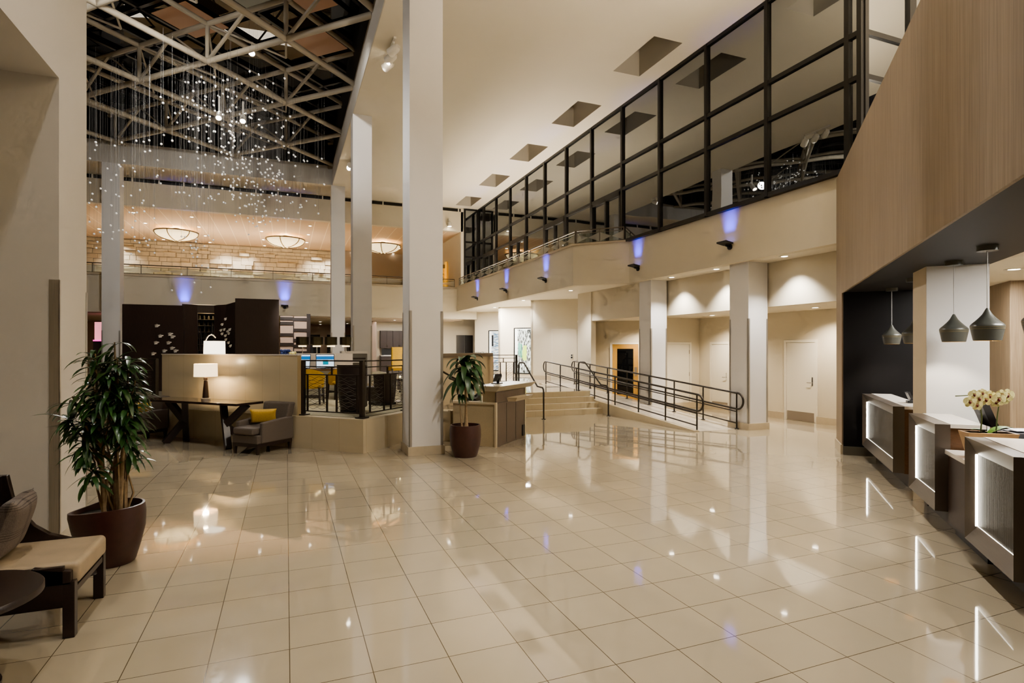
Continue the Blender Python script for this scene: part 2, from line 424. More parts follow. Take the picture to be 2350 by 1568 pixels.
# ---- skylight
struct('window_1', MB().quad((-14, -8, 11.75), (2.2, -8, 11.75), (2.2, 28, 11.75), (-14, 28, 11.75)), sky_gl, 'black night glass of the skylight above the truss')
skp = [mat('lobby_reflection_glow_%d' % i, c, 0.5, emit=c, estr=e) for i, (c, e) in enumerate([(lin(0.22, 0.11, 0.055), 0.28), (lin(0.13, 0.12, 0.085), 0.25), (lin(0.07, 0.035, 0.16), 0.12)])]
struct('wall_skylight_rim', MB().box(1.98, -8, 10.2, 2.3, 28, 11.8).box(-14, 27.1, 10.2, 2.3, 27.4, 11.8), hall_dark, 'black upstand around the skylight')
mu = MB()
for k in range(-8, 18):
    c0 = 6 + 2.97 / 2 * S2 * k
for k in range(0, 22):
    s = -10 + 2.1 * k                    # skylight mullions at 45 degrees
    mu.beam((-14, s + 14, 11.70), (2.2, s - 2.2, 11.70), 0.10, 0.10) if -8 < s < 40 else None
    d = -14 + 2.1 * k + 14
    mu.beam((-14, d - 14, 11.70), (2.2, d + 2.2, 11.70), 0.10, 0.10)
struct('trim_20', mu, black_al, 'black skylight glazing bars')

# ---- space frame
tr = thing('roof_truss', 'grey tubular steel space frame under the night skylight', 'roof truss', (0, 0, 0), kind='structure')
ZB, ZT = 10.12, 11.2
def inside(x, y): return -11.2 <= x <= 2.05 and 5.5 <= y <= 27.2
def clipline(s_const, kind):
    # bottom chord lines x+y = s (kind 0) or y-x = s (kind 1), clipped to the opening
    pts = []
    for i in range(0, 401):
        x = -11.2 + 13.2 * i / 400
        y = s_const - x if kind == 0 else s_const + x
        if 5.2 <= y <= 27.1: pts.append((x, y))
    return (pts[0], pts[-1]) if len(pts) > 3 else None
for k in range(-3, 8):
    for kind in (0, 1):
        s = 16.3 + 4.2 * k
        cl = clipline(s, kind)
        if not cl: continue
        (xa, ya), (xb, yb) = cl
        build('bottom_chord', MB().tube([(xa, ya, ZB), (xb, yb, ZB)], 0.085, 10), truss_m, tr, smooth=True)
        build('top_chord', MB().tube([(xa, ya, ZT), (xb, yb, ZT)], 0.075, 10), truss_m, tr, smooth=True)
nodes = []
for i in range(-2, 7):
    for k in range(-4, 6):
        x = -2.1 * i; y = 16.3 + 4.2 * k + (2.1 if i % 2 else 0)
        if inside(x, y): nodes.append((x, y))
for (x, y) in nodes:
    if y < 9: continue
    build('vertical_strut', MB().tube([(x, y, ZB), (x, y, ZT)], 0.06, 8), truss_m, tr, smooth=True)
    br = MB()
    for dx, dy, rr in ((1.05, -1.05, 0.05), (-1.05, 1.05, 0.03)):
        if inside(x + dx, y + dy): br.tube([(x, y, ZB), (x + dx, y + dy, ZT)], rr, 8)
    build('diagonal_brace', br, truss_m, tr, smooth=True)
    th = MB()
    for dx, dy in ((2.1, 0), (0, 2.1)):
        if inside(x + dx, y + dy): th.tube([(x, y, ZT), (x + dx, y + dy, ZB + 0.5)], 0.03, 6)
    if th.v: build('thin_tie', th, truss_m, tr, smooth=True)
# lobby reflections in the skylight, put in as faintly glowing coloured panels
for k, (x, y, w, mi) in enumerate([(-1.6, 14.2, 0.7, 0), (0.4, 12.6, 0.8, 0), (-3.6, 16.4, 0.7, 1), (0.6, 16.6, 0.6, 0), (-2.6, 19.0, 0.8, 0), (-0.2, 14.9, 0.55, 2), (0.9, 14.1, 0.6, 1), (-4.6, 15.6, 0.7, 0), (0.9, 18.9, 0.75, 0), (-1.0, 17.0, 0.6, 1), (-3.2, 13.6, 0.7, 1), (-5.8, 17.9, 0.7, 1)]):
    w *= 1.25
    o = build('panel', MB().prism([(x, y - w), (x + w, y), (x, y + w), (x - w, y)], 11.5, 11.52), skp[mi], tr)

# ---- columns
def column(x0, y0, x1, y1, z0, z1, guard_h, label, base=True, guards=((0, 0), (1, 0), (0, 1)), gw=0.045):
    t = thing('column', label, None, ((x0 + x1) / 2, (y0 + y1) / 2, z0), kind='structure')
    ox, oy = (x0 + x1) / 2, (y0 + y1) / 2
    hx, hy = (x1 - x0) / 2, (y1 - y0) / 2
    build('shaft', MB().box(-hx, -hy, 0, hx, hy, z1 - z0), paint_lt, t)
    if base: build('plinth', MB().box(-hx - 0.03, -hy - 0.03, 0, hx + 0.03, hy + 0.03, 0.15), plinth_m, t)
    for gx, gy in guards:
        sx = -1 if gx == 0 else 1; sy = -1 if gy == 0 else 1
        g = MB(); e = 0.006
        xa, ya = sx * (hx + e), sy * (hy + e)
        g.box(xa, ya, 0.15, xa - sx * gw, ya - sy * 0.004, guard_h); g.box(xa, ya, 0.15, xa - sx * 0.004, ya - sy * gw, guard_h)
        build('corner_guard', g, steel, t)
    return t
column(1.99, 9.80, 2.58, 10.42, 0, ZC, 2.52, 'tall square column standing between the railing and the potted corn plant')
column(1.97, 18.6, 2.56, 19.2, ZP, ZC, 2.0, 'second tall column behind the wire railing of the lounge')
column(1.92, 27.1, 2.52, 27.7, ZP, ZC, 2.0, 'tall column at the far corner of the skylight')
column(-6.84, 27.1, -6.22, 27.7, ZP, ZC, 2.0, 'tall column behind the leafy tree at the far left')
column(9.79, 10.03, 10.36, 10.62, 0, ZS, 2.55, 'column at the foot of the ramp')
column(9.79, 13.75, 10.34, 14.33, 0, ZS, 2.45, 'column beside the middle of the ramp')

# ---- big left pier and alcove
wl = MB().box(-5.5, 6.92, 0, -2.1, 7.76, ZC).box(-5.5, -8, 4.55, -2.1, 6.92, ZC + 1.0)
struct('wall_left', wl, paint_lt, 'thick white pier and beam at the left, behind the lounge chair')
g = MB()
g.box(-2.094, 6.914, 0.0, -2.18, 6.918, 2.54); g.box(-2.094, 6.914, 0.0, -2.098, 6.95, 2.54); g.box(-2.094, 7.73, 0, -2.098, 7.766, 2.49)
struct('trim_21', g, steel, 'steel corner guard of the left pier')
struct('wall_alcove', MB().box(-5.6, -8, 0, -5.4, 6.92, 4.6), paint, 'alcove wall beyond the left edge')
struct('wall_back', MB().box(-6, -8.2, 0, 18, -8, 12), paint, 'wall behind the viewer')
struct('wall_far_left', MB().box(-14.2, 7.7, 0, -14, 30, 12), paint, 'side wall beyond the left pier')

# ---- far gallery: fascia, floor, stone wall, peach ceiling
struct('wall_gallery_front', MB().box(-14, 29.0, 3.44, 8.4, 29.3, 5.10).box(8.4, 29.0, 3.44, 9.5, 29.3, 3.95), paint, 'cream balcony front below the upper gallery')
struct('trim_22', MB().box(-14, 28.96, 5.02, 8.4, 29.34, 5.12), plinth_m, 'stone coping of the far balcony')
struct('floor_gallery', MB().box(-14, 29.3, 4.4, 9.6, 40, 4.55), paint_tan, 'upper gallery floor')
def peach_mat():
    m, nt, b = newmat('peach_plank_ceiling')
    tc = nt.nodes.new('ShaderNodeTexCoord'); sp = nt.nodes.new('ShaderNodeSeparateXYZ'); nt.links.new(tc.outputs['Object'], sp.inputs[0])
    f = math_node(nt, 'FRACT', math_node(nt, 'DIVIDE', sp.outputs[0], 0.66))
    f2 = math_node(nt, 'FRACT', math_node(nt, 'DIVIDE', sp.outputs[1], 0.66))
    g = math_node(nt, 'GREATER_THAN', math_node(nt, 'ABSOLUTE', math_node(nt, 'SUBTRACT', f, 0.5)), 0.475)
    g2 = math_node(nt, 'GREATER_THAN', math_node(nt, 'ABSOLUTE', math_node(nt, 'SUBTRACT', f2, 0.5)), 0.488)
    m1 = nt.nodes.new('ShaderNodeMix'); m1.data_type = 'RGBA'; nt.links.new(g2, m1.inputs['Factor'])
    m1.inputs['A'].default_value = (0.68, 0.50, 0.34, 1); m1.inputs['B'].default_value = (0.62, 0.45, 0.32, 1)
    m2 = nt.nodes.new('ShaderNodeMix'); m2.data_type = 'RGBA'; nt.links.new(g, m2.inputs['Factor'])
    nt.links.new(m1.outputs['Result'], m2.inputs['A']); m2.inputs['B'].default_value = (0.85, 0.72, 0.55, 1)
    nt.links.new(m2.outputs['Result'], b.inputs['Base Color']); b.inputs['Roughness'].default_value = 0.8
    return m
peach = peach_mat()
struct('ceiling_gallery', MB().box(-14, 29.3, 8.08, 9.6, 40, 8.2), peach, 'peach tiled ceiling of the upper gallery')
sw = MB(); random.seed(3)
zz = 4.55
while zz < 8.08:
    hh = random.choice([0.15, 0.2, 0.27]); hh = min(hh, 8.08 - zz); xx = -13.0
    while xx < 2.9:
        ww = random.uniform(0.28, 0.7)
        r = random.random(); dpt = 0.17 if r > 0.90 else (0.06 if r > 0.6 else 0.0)
        sw.add([(xx, 37.8 - dpt, zz), (xx + ww - 0.02, 37.8 - dpt, zz), (xx + ww - 0.02, 37.8 - dpt, zz + hh - 0.02), (xx, 37.8 - dpt, zz + hh - 0.02),
                (xx, 37.9, zz), (xx + ww - 0.02, 37.9, zz), (xx + ww - 0.02, 37.9, zz + hh - 0.02), (xx, 37.9, zz + hh - 0.02)],
               [(0, 1, 2, 3), (3, 2, 6, 7), (0, 4, 5, 1), (0, 3, 7, 4), (1, 5, 6, 2)])
        xx += ww
    zz += hh
struct('wall_stone', sw, mat('split_stone', lin(0.60, 0.51, 0.37), 0.8, noise=0.14, scale=3), 'split-face stone wall at the back of the upper gallery')
struct('wall_gallery_back', MB().box(-14, 37.86, 4.4, 2.9, 38.0, 8.1).box(2.9, 37.4, 4.4, 9.7, 37.6, 8.1), mat('taupe_paint', lin(0.36, 0.29, 0.22), 0.8), 'taupe wall at the back of the upper gallery')
struct('wall_gallery_right', MB().box(8.62, 29.0, 3.86, 8.8, 37.5, 9.3), paint, 'cream side wall of the upper gallery')
# lower far zone
struct('ceiling_far', MB().box(-14, 29.3, 3.40, 8.8, 40, 3.48), mat('low_ceiling', lin(0.62, 0.52, 0.42), 0.8), 'low ceiling behind the lounge')
struct('wall_far', MB().box(-14, 38.0, 0.5, 9.6, 38.2, 3.5), mat('rose_taupe_paint', lin(0.40, 0.29, 0.21), 0.8), 'rose taupe wall at the far end of the low zone')
struct('wall_cabinet', MB().box(4.55, 33.0, ZP, 8.6, 33.2, 3.45), paint, 'wall behind the dark cabinets')
struct('wall_taupe_pier', MB().box(4.0, 32.0, ZP, 4.65, 33.0, 3.45), mat('taupe_pier', lin(0.38, 0.28, 0.22), 0.7), 'taupe pier beside the dark cabinets')

# ---- right balcony fascia
fas = [(9.65, 7.55), (9.65, 14.65), (8.40, 15.90), (8.40, 29.0)]
fin = [(9.85, 7.55), (9.85, 14.75), (8.62, 15.98), (8.62, 29.0)]
struct('wall_balcony', MB().prism(fas + fin[::-1], ZS, 5.10), paint, 'cream balcony front carrying the blue wall washers')
cap = [(9.62, 7.55), (9.62, 14.63), (8.36, 15.88), (8.36, 29.0)]
struct('trim_23', MB().prism([(9.62, 14.63), (8.36, 15.88), (8.36, 29.0)] + fin[::-1][:3], 5.10, 5.16), plinth_m, 'stone coping of the right balcony')
struct('ceiling_soffit', MB().prism([(9.66, 7.6), (9.66, 14.66), (8.41, 15.91), (8.41, 29.0), (9.6, 31.5), (14, 31.5), (14, 7.6)], ZS + 0.002, ZS + 0.1), ceil_paint, 'cream soffit below the right balcony')
struct('floor_balcony', MB().prism([(9.8, 14.9), (8.6, 16.0), (8.6, 29.0), (12.5, 29.0), (12.5, 14.9)], 4.5, 4.6), paint_tan, 'balcony floor')

# ---- curtain wall on x = 9.6 : one window per bay
ym = [7.16] + [7.41 + 1.88 * k for k in range(12)]
XG = 9.60
def bay(n, y0, y1, zb, doors):
    t = thing('window_%d' % n, 'dark reflective glazed bay of the upper curtain wall, number %d from the wood wall' % (n - 1), None, (XG, y0, zb), kind='structure')
    L = y1 - y0; hz = ZC - zb - 0.01
    fr = MB(); fr.box(-0.06, -0.045, 0, 0.08, 0.045, hz)
    levels = [0.03, 6.75 - zb, 7.55 - zb, hz - 0.03]
    for z in levels: fr.box(-0.05, 0.045, z - 0.045, 0.08, L - 0.045, z + 0.045)
    if doors:
        fr.box(-0.07, L * 0.50 - 0.04, 0.0, 0.08, L * 0.50 + 0.04, 6.75 - zb - 0.05)
        fr.box(-0.07, 0.045, 6.75 - zb - 0.16, 0.08, L - 0.045, 6.75 - zb - 0.03)
        fr.box(-0.07, 0.045, 0.0, 0.08, 0.13, 6.75 - zb - 0.05); fr.box(-0.07, L - 0.13, 0.0, 0.08, L - 0.045, 6.75 - zb - 0.05)
    build('frame', fr, black_al, t)
    for a, c in zip(levels[:-1], levels[1:]):
        tl = random.uniform(-0.004, 0.004)
        build('pane', MB().quad((0.0 + tl, 0.03, a), (0.0 + tl, 0.03, c), (-tl, L - 0.03, c), (-tl, L - 0.03, a)), glass_w, t)
    return t
random.seed(11)
for i in range(len(ym) - 1):
    low = ym[i] > 14.5
    bay(2 + i, ym[i], ym[i + 1], 4.62 if low else 5.12, doors=(low and i % 2 == 1))
bay(2 + len(ym) - 1, ym[-1], 29.0, 4.62, False)
# far return of the glazing at the end and near return above the wood wall
def bayx(n, x0, x1, y, zb, label):
    t = thing('window_%d' % n, label, None, (x0, y, zb), kind='structure')
    L = x1 - x0; hz = ZC - zb - 0.01; fr = MB()
    fr.box(0, -0.05, 0, 0.09, 0.06, hz); fr.box(L - 0.09, -0.05, 0, L, 0.06, hz)
    lv = [0.03, 5.6 - zb, 6.75 - zb, 7.55 - zb, hz - 0.03]
    lv = sorted(z for z in lv if z > 0)
    for z in lv: fr.box(0.09, -0.04, z - 0.045, L - 0.09, 0.06, z + 0.045)
    build('frame', fr, black_al, t)
    build('pane', MB().quad((0.05, 0.0, 0.03), (L - 0.05, 0.0, 0.03), (L - 0.05, 0.0, hz), (0.05, 0.0, hz)), glass_w, t)
bayx(17, 8.78, 9.6, 29.0, 4.62, 'dark glazed return at the far end of the curtain wall')
bayx(18, 9.62, 10.9, 7.14, 5.06, 'dark glazed return above the wood wall, beside the corner mullions')
bayx(19, 10.9, 12.6, 7.14, 5.06, 'dark glazed return at the upper right edge')
struct('wall_behind_glass', MB().box(9.95, 7.5, 4.7, 10.05, 29, 9.3).box(8.8, 29.3, 4.7, 9.7, 29.4, 9.3).box(9.7, 7.4, 5.06, 13, 7.5, 9.3), hall_dark, 'dark room behind the curtain wall')

# ---- raised platform, steps, ramp
plat = [(-9.0, 20.55), (-2.45, 14.00), (0.20, 11.36), (1.27, 10.32), (2.1, 11.15), (5.0, 14.05), (5.0, 14.97), (8.45, 14.97), (8.45, 18.6), (9.8, 18.6), (9.8, 29.0), (9.6, 40), (-14, 40), (-14, 20.55)]
struct('floor_platform', MB().prism(plat, 0.0, ZP - 0.005), stone_m, 'stone faced edge of the raised lounge platform')
platin = [(-9.0, 20.8), (0.20, 11.62), (1.27, 10.60), (4.86, 14.2), (4.86, 40), (-9, 40)]
struct('floor_lounge', MB().prism(platin, ZP - 0.004, ZP + 0.002), None or tile_mat('lounge_carpet', lin(0.20, 0.17, 0.10), tile=0.9, rough=0.9, coat=0.0, grout=0.0, var=0.3), 'patterned carpet of the raised lounge')
struct('floor_upper', MB().prism([(5.0, 14.955), (8.44, 14.955), (8.45, 18.6), (9.8, 18.6), (12.5, 18.6), (12.5, 40), (4.9, 40)], ZP - 0.004, ZP + 0.001), tile_mat('upper_tile', lin(0.58, 0.51, 0.42), rough=0.08), 'polished tiles at the top of the steps')
st = thing('staircase', 'four broad stone steps beside the ramp', None, (5.0, 14.18, 0), kind='structure')
for k in range(4):
    build('step', MB().box(0, 0.25 * k, 0.15 * k, 3.45, 0.75 + 0.015 + 0.01 * (k < 3), 0.15 * (k + 1)), stone_m, st)
rp = MB(); X0, X1 = 8.45, 9.85
rp.extrude([(10.3, 0.0), (18.6, 0.0), (18.6, ZP)], 0, X0 + 0.12, X1)
struct('floor_ramp', rp, tile_mat('ramp_tile', lin(0.60, 0.53, 0.43), rough=0.12, coat=0.4), 'pale sloping ramp up to the platform')
struct('trim_24', MB().extrude([(10.25, 0.0), (18.6, 0.0), (18.6, ZP + 0.03), (10.25, 0.03)], 0, X0, X0 + 0.12), stone_m, 'stone curb along the ramp')
# wall beside the steps with cap
w = thing('wall_stair', 'tall stone clad wall left of the steps, with bronze cap', None, (2.35, 11.40, 0), PI / 4, kind='structure')
build('cladding', MB().box(0, 0, 0, 3.70, 0.16, 1.66), stone_m, w)
build('cap', MB().box(-0.03, -0.05, 1.66, 3.76, 0.2, 1.75), mat('bronze_cap', lin(0.16, 0.12, 0.08), 0.5), w)
build('end_pier', MB().box(3.58, -0.06, 0, 3.76, 0.18, 1.66), paint_tan, w)
# beige partition behind the console table
p = thing('wall_partition', 'low beige stone partition behind the console table', None, (0.20, 11.42, 0), 3 * PI / 4, kind='structure')
build('cladding', MB().box(0, -0.10, 0, 3.78, 0.0, 1.73), stone_m, p)
build('cap', MB().box(-0.01, -0.11, 1.73, 3.79, 0.01, 1.75), quartz, p)

# ---- right hand rooms
struct('wall_corridor_right', MB().box(12.3, 6.0, 0, 12.5, 14.8, ZS), paint, 'cream corridor wall with the plain door')
struct('wall_corridor_end', MB().box(10.3, 14.68, 0, 12.3, 14.8, ZS), paint, 'cream wall at the end of the corridor')
struct('wall_corridor_header', MB().box(10.4, 7.0, 2.83, 10.6, 14.68, ZS), paint, 'grey-lit header band over the corridor')
struct('ceiling_corridor', MB().box(10.45, 7.0, 2.832, 12.4, 14.75, 2.9), ceil_paint, 'low corridor ceiling')
struct('wall_alcove_header', MB().box(9.9, 14.2, 2.83, 10.05, 17.34, ZS).box(9.86, 17.34, 0.0, 10.05, 18.3, ZS), paint, 'cream header and stub wall over the honey door')
struct('ceiling_alcove', MB().box(10.0, 14.8, 2.84, 13, 18.6, 2.9), ceil_paint, 'low ceiling in front of the honey door')
struct('wall_honey_door', MB().prism([(9.95, 18.13), (13.2, 14.88), (13.3, 14.98), (10.05, 18.23)], 0, 2.9), paint, 'angled cream wall around the honey door')
zz = [(9.9, 18.28), (11.2, 19.59), (9.36, 21.43), (11.46, 23.53), (9.46, 25.53), (11.5, 27.57), (9.56, 29.5)]
for i in range(len(zz) - 1):
    (xa, ya), (xb, yb) = zz[i], zz[i + 1]
    d = Vector((xb - xa, yb - ya)).normalized(); n = Vector((d.y, -d.x)) * 0.1
    struct('wall_sawtooth_%d' % (i + 1), MB().prism([(xa, ya), (xb, yb), (xb + n.x, yb + n.y), (xa + n.x, ya + n.y)], ZP, ZS), paint, 'folded cream wall beyond the steps, face %d' % (i + 1))
struct('wall_elevator', MB().box(7.0, 31.4, ZP, 12.4, 31.6, 3.95), paint, 'cream wall around the lift doors')
el = thing('door_1', 'dark bronze lift doors beyond the planted ledge', None, (9.06, 31.38, ZP), kind='structure')
build('panel', MB().box(0, 0, 0, 0.49, 0.02, 2.05), mat('bronze_door', lin(0.10, 0.09, 0.08), 0.35, 0.8), el)
build('panel', MB().box(0.5, 0, 0, 0.99, 0.02, 2.05), mat('bronze_door2', lin(0.08, 0.07, 0.06), 0.35, 0.8), el)

# baseboards
struct('baseboard_right', MB().box(12.26, 6.0, 0, 12.3, 10.33, 0.17).box(12.26, 11.33, 0, 12.3, 14.68, 0.17).box(10.3, 14.62, 0, 12.3, 14.68, 0.17), plinth_m, 'stone baseboard of the corridor')
def zb(a, b_, s0, s1, z0, z1, off=0.03):
    (xa, ya), (xb, yb) = a, b_
    d = Vector((xb - xa, yb - ya)); L = d.length; d.normalize(); n = Vector((-d.y, d.x)) * off
    p0 = Vector((xa, ya)) + d * s0; p1 = Vector((xa, ya)) + d * (s1 if s1 > 0 else L + s1)
    return [(p0.x, p0.y), (p1.x, p1.y), (p1.x + n.x, p1.y + n.y), (p0.x + n.x, p0.y + n.y)]
bb = MB()
# visible sawtooth faces run from zz[2]->zz[1], zz[4]->zz[3]; their room side is toward -x-y
for (a, b_) in ((zz[2], zz[1]), (zz[4], zz[3])):
    d = Vector((b_[0] - a[0], b_[1] - a[1])).normalized(); n = Vector((-1, -1)).normalized() * 0.03
    bb.prism([a, (a[0] + d.x * 0.85, a[1] + d.y * 0.85), (a[0] + d.x * 0.85 + n.x, a[1] + d.y * 0.85 + n.y), (a[0] + n.x, a[1] + n.y)], ZP, ZP + 0.17)
struct('baseboard_sawtooth', bb, plinth_m, 'stone baseboard of the folded wall')

# ---- doors
def plain_door(n, loc, rz, w, h, label, kick=True, lever=-1, hinge=0, leafm=None):
    t = thing('door_%d' % n, label, None, loc, rz, kind='structure')
    # local x along the wall, -y toward the room
    build('frame', MB().box(-0.07, -0.03, 0, 0, 0.0, h + 0.07).box(w, -0.03, 0, w + 0.07, 0.0, h + 0.07).box(0, -0.03, h, w, 0.0, h + 0.07), door_white, t, bevel=0.004)
    lf = build('leaf', MB().box(0.006, -0.018, 0.008, w - 0.006, 0.0, h - 0.006), leafm or door_white, t)
    if kick: build('kick_plate', MB().box(0.03, -0.022, 0.01, w - 0.03, -0.018, 0.24), kick_m, t)
    if lever:
        x = w - 0.08 if lever > 0 else 0.08
        hd = MB().box(x - 0.02, -0.024, 0.92, x + 0.02, -0.018, 1.14).tube([(x, -0.02, 1.0), (x, -0.07, 1.0), (x - 0.12 * lever, -0.07, 1.0)], 0.011, 8)
        build('lever_handle', hd, chrome, t, smooth=True)
    if hinge:
        x = w - 0.006 if hinge > 0 else 0.006
        build('hinge', MB().box(x - 0.012, -0.028, h - 0.3, x + 0.012, -0.016, h - 0.18).box(x - 0.012, -0.028, 1.0, x + 0.012, -0.016, 1.12).box(x - 0.012, -0.028, 0.2, x + 0.012, -0.016, 0.32), kick_m, t)
    return t
plain_door(2, (12.3, 11.26, 0), -PI / 2, 0.88, 2.02, 'cream corridor door with steel kick plate near the wood wall', lever=1)
plain_door(3, (12.3, 14.10, 0), -PI / 2, 0.72, 2.0, 'cream corridor door half hidden behind the column at the ramp foot', lever=1)
plain_door(4, (10.75, 14.68, 0), 0, 1.15, 2.0, 'flush cream door with hinges at the end of the corridor', kick=False, lever=0, hinge=1)
hd = thing('door_5', 'honey coloured timber door with tall dark glass pane', None, (10.73, 17.35, 0), -PI / 4, kind='structure')
build('frame', MB().box(-0.08, -0.03, 0, 0, 0.0, 2.08).box(0.92, -0.03, 0, 1.0, 0.0, 2.08).box(0, -0.03, 2.02, 0.92, 0, 2.08), door_white, hd)
build('leaf', MB().box(0.0, -0.02, 0, 0.17, 0, 2.02).box(0.74, -0.02, 0, 0.92, 0, 2.02).box(0.17, -0.02, 0, 0.74, 0, 0.26).box(0.17, -0.02, 1.86, 0.74, 0, 2.02), honey, hd)
build('pane', MB().box(0.17, -0.012, 0.26, 0.74, -0.004, 1.86), glass_dark('door_glass', 0.0, 0.03), hd)
build('push_plate', MB().box(0.78, -0.03, 0.92, 0.87, -0.02, 1.22), kick_m, hd)
build('hinge', MB().box(0.0, -0.03, 1.7, 0.02, -0.02, 1.85).box(0.0, -0.03, 0.9, 0.02, -0.02, 1.05), kick_m, hd)
fd = thing('door_6', 'flush painted door on the folded wall near the ramp top', None, (10.01, 20.76, ZP), -PI / 4, kind='structure')
build('frame', MB().box(-0.015, -0.006, 0, 0, 0, 2.05).box(1.03, -0.006, 0, 1.045, 0, 2.05).box(-0.015, -0.006, 2.04, 1.045, 0, 2.06), lamp_off, fd)
build('leaf', MB().box(0, -0.004, 0, 1.03, 0, 2.04), paint, fd)
cr = thing('card_reader', 'small dark card reader on the folded wall beside the flush door', 'card reader', (10.60, 20.17, 1.46), -PI / 4)
build('wall_mount', MB().box(-0.05, -0.03, 0, 0.05, -0.006, 0.2), lamp_off, cr); build('keypad', MB().box(-0.035, -0.034, 0.02, 0.035, -0.03, 0.09), black_pl, cr); build('slot_panel', MB().box(-0.03, -0.034, 0.12, 0.03, -0.03, 0.17), black_pl, cr)

# ---- display windows in the folded wall
def disp_mat(name, kind):
    m, nt, b = newmat(name)
    tc = nt.nodes.new('ShaderNodeTexCoord'); mp = nt.nodes.new('ShaderNodeMapping'); nt.links.new(tc.outputs['Object'], mp.inputs[0])
    n = nt.nodes.new('ShaderNodeTexNoise'); nt.links.new(mp.outputs[0], n.inputs['Vector'])
    if kind == 0: mp.inputs['Scale'].default_value = (18, 18, 4); n.inputs['Scale'].default_value = 1.6
    else: mp.inputs['Scale'].default_value = (3, 3, 12); n.inputs['Scale'].default_value = 1.2
    n.inputs['Detail'].default_value = 2
    cr_ = nt.nodes.new('ShaderNodeValToRGB'); e = cr_.color_ramp.elements
    if kind == 0:
        e[0].position = 0.44; e[0].color = (0.03, 0.035, 0.035, 1); e[1].position = 0.56; e[1].color = (0.55, 0.62, 0.60, 1)
    else:
        e[0].position = 0.40; e[0].color = (0.10, 0.20, 0.32, 1); e[1].position = 0.60; e[1].color = (0.70, 0.74, 0.75, 1)
    nt.links.new(n.outputs['Fac'], cr_.inputs[0]); nt.links.new(cr_.outputs[0], b.inputs['Base Color'])
    nt.links.new(cr_.outputs[0], b.inputs['Emission Color']); b.inputs['Emission Strength'].default_value = 0.22
    return m
white_glow = emis('display_case_light', (0.9, 0.95, 0.9, 1), 0.55)
for n, (x, y, kind, lab) in enumerate([(10.05, 24.92, 0, 'lit display window with green scarves behind the stair railing'), (10.16, 28.88, 1, 'narrow lit display window with stacked goods further back')]):
    zt = 2.85; zl = 0.68
    t = thing('window_%d' % (20 + n), lab, None, (x, y, ZP), -PI / 4, kind='structure')
    W = 0.95
    build('frame', MB().box(-0.03, -0.03, zl - ZP, 0.02, -0.004, zt - ZP).box(W, -0.03, zl - ZP, W + 0.05, -0.004, zt - ZP).box(-0.03, -0.03, zt - ZP - 0.04, W, -0.004, zt - ZP).box(-0.03, -0.03, zl - ZP, W, -0.004, zl - ZP + 0.05), black_al, t)
    build('backing', MB().box(0.02, -0.012, zl - ZP, W, -0.004, zt - ZP - 0.04), white_glow, t)
    build('display', MB().box(0.16, -0.02, zl - ZP + 0.05, W, -0.013, zt - ZP - 0.08), disp_mat('display_goods_%d' % n, kind), t)
    if kind == 0:
        for (xa, xb, za, zb_, c) in [(0.20, 0.29, 0.95, 1.55, lin(0.10, 0.30, 0.24)), (0.31, 0.38, 0.85, 1.5, lin(0.06, 0.24, 0.17)), (0.45, 0.62, 0.72, 1.42, lin(0.42, 0.58, 0.10)), (0.40, 0.46, 0.8, 1.2, lin(0.30, 0.5, 0.12))]:
            build('scarf', MB().box(xa, -0.028, za, xb, -0.021, zb_), mat('scarf_cloth', c, 0.7, emit=c, estr=0.3), t)
    else:
        build('poster', MB().box(0.17, -0.028, 0.55, 0.28, -0.021, 0.72), mat('pink_card', lin(0.7, 0.12, 0.42), 0.6, emit=lin(0.7, 0.12, 0.42), estr=0.5), t)
        build('dark_box', MB().box(0.18, -0.028, 1.4, 0.27, -0.021, 2.0), black_pl, t)
        for q in range(8): build('shelf', MB().box(0.17, -0.03, 0.2 + 0.16 * q, W, -0.021, 0.215 + 0.16 * q), lamp_off, t)

# ================================================================== RECEPTION (45 degrees)
TE = 11.47
struct('wall_wood', MB().prism([D2(-3, 1.95), D2(TE, 1.95), D2(TE, 1.99), D2(-3, 1.99)], 2.835, 5.05), wood_lt, 'broad pale oak fascia above the reception')
struct('wall_wood_pier', MB().prism([D2(TE, 1.95), D2(12.22, 1.95), D2(12.22, 2.4), D2(TE + 0.03, 2.4)], 0, 5.05), wood_lt, 'pale oak pier at the end of the reception')
struct('baseboard_wood_pier', MB().prism([D2(TE - 0.01, 1.92), D2(12.25, 1.92), D2(12.25, 2.0), D2(TE - 0.01, 2.0)], 0, 0.17), plinth_m, 'stone baseboard of the oak pier')
struct('ceiling_reception_roof', MB().prism([D2(-3, 2.0), D2(12.2, 2.0), D2(12.2, 9), D2(-3, 9)], 4.95, 5.04), paint, 'flat roof of the reception box')
struct('ceiling_reception', MB().prism([D2(-3, 1.96), D2(TE, 1.96), D2(TE, 3.55), D2(-3, 3.55)], 2.845, 2.9), soffit_dk, 'charcoal soffit over the reception desks')
struct('ceiling_office', MB().prism([D2(-3, 3.5), D2(14.5, 3.5), D2(14.5, 9), D2(-3, 9)], 2.95, 3.0), ceil_paint, 'pale ceiling behind the reception')
struct('wall_reception_end', MB().prism([D2(TE - 0.04, 1.98), D2(TE - 0.04, 3.9), D2(TE + 0.04, 3.9), D2(TE + 0.04, 1.98)], 0, 2.9), dark_paint, 'charcoal end wall of the reception')
struct('baseboard_reception_end', MB().prism([D2(TE - 0.06, 1.97), D2(TE - 0.06, 3.2), D2(TE - 0.03, 3.2), D2(TE - 0.03, 1.97)], 0, 0.15), mat('dark_plinth', lin(0.09, 0.08, 0.06), 0.4), 'dark plinth of the charcoal end wall')
rc = thing('column', 'white rectangular column between the first two reception desks', None, (0, 0, 0), kind='structure')
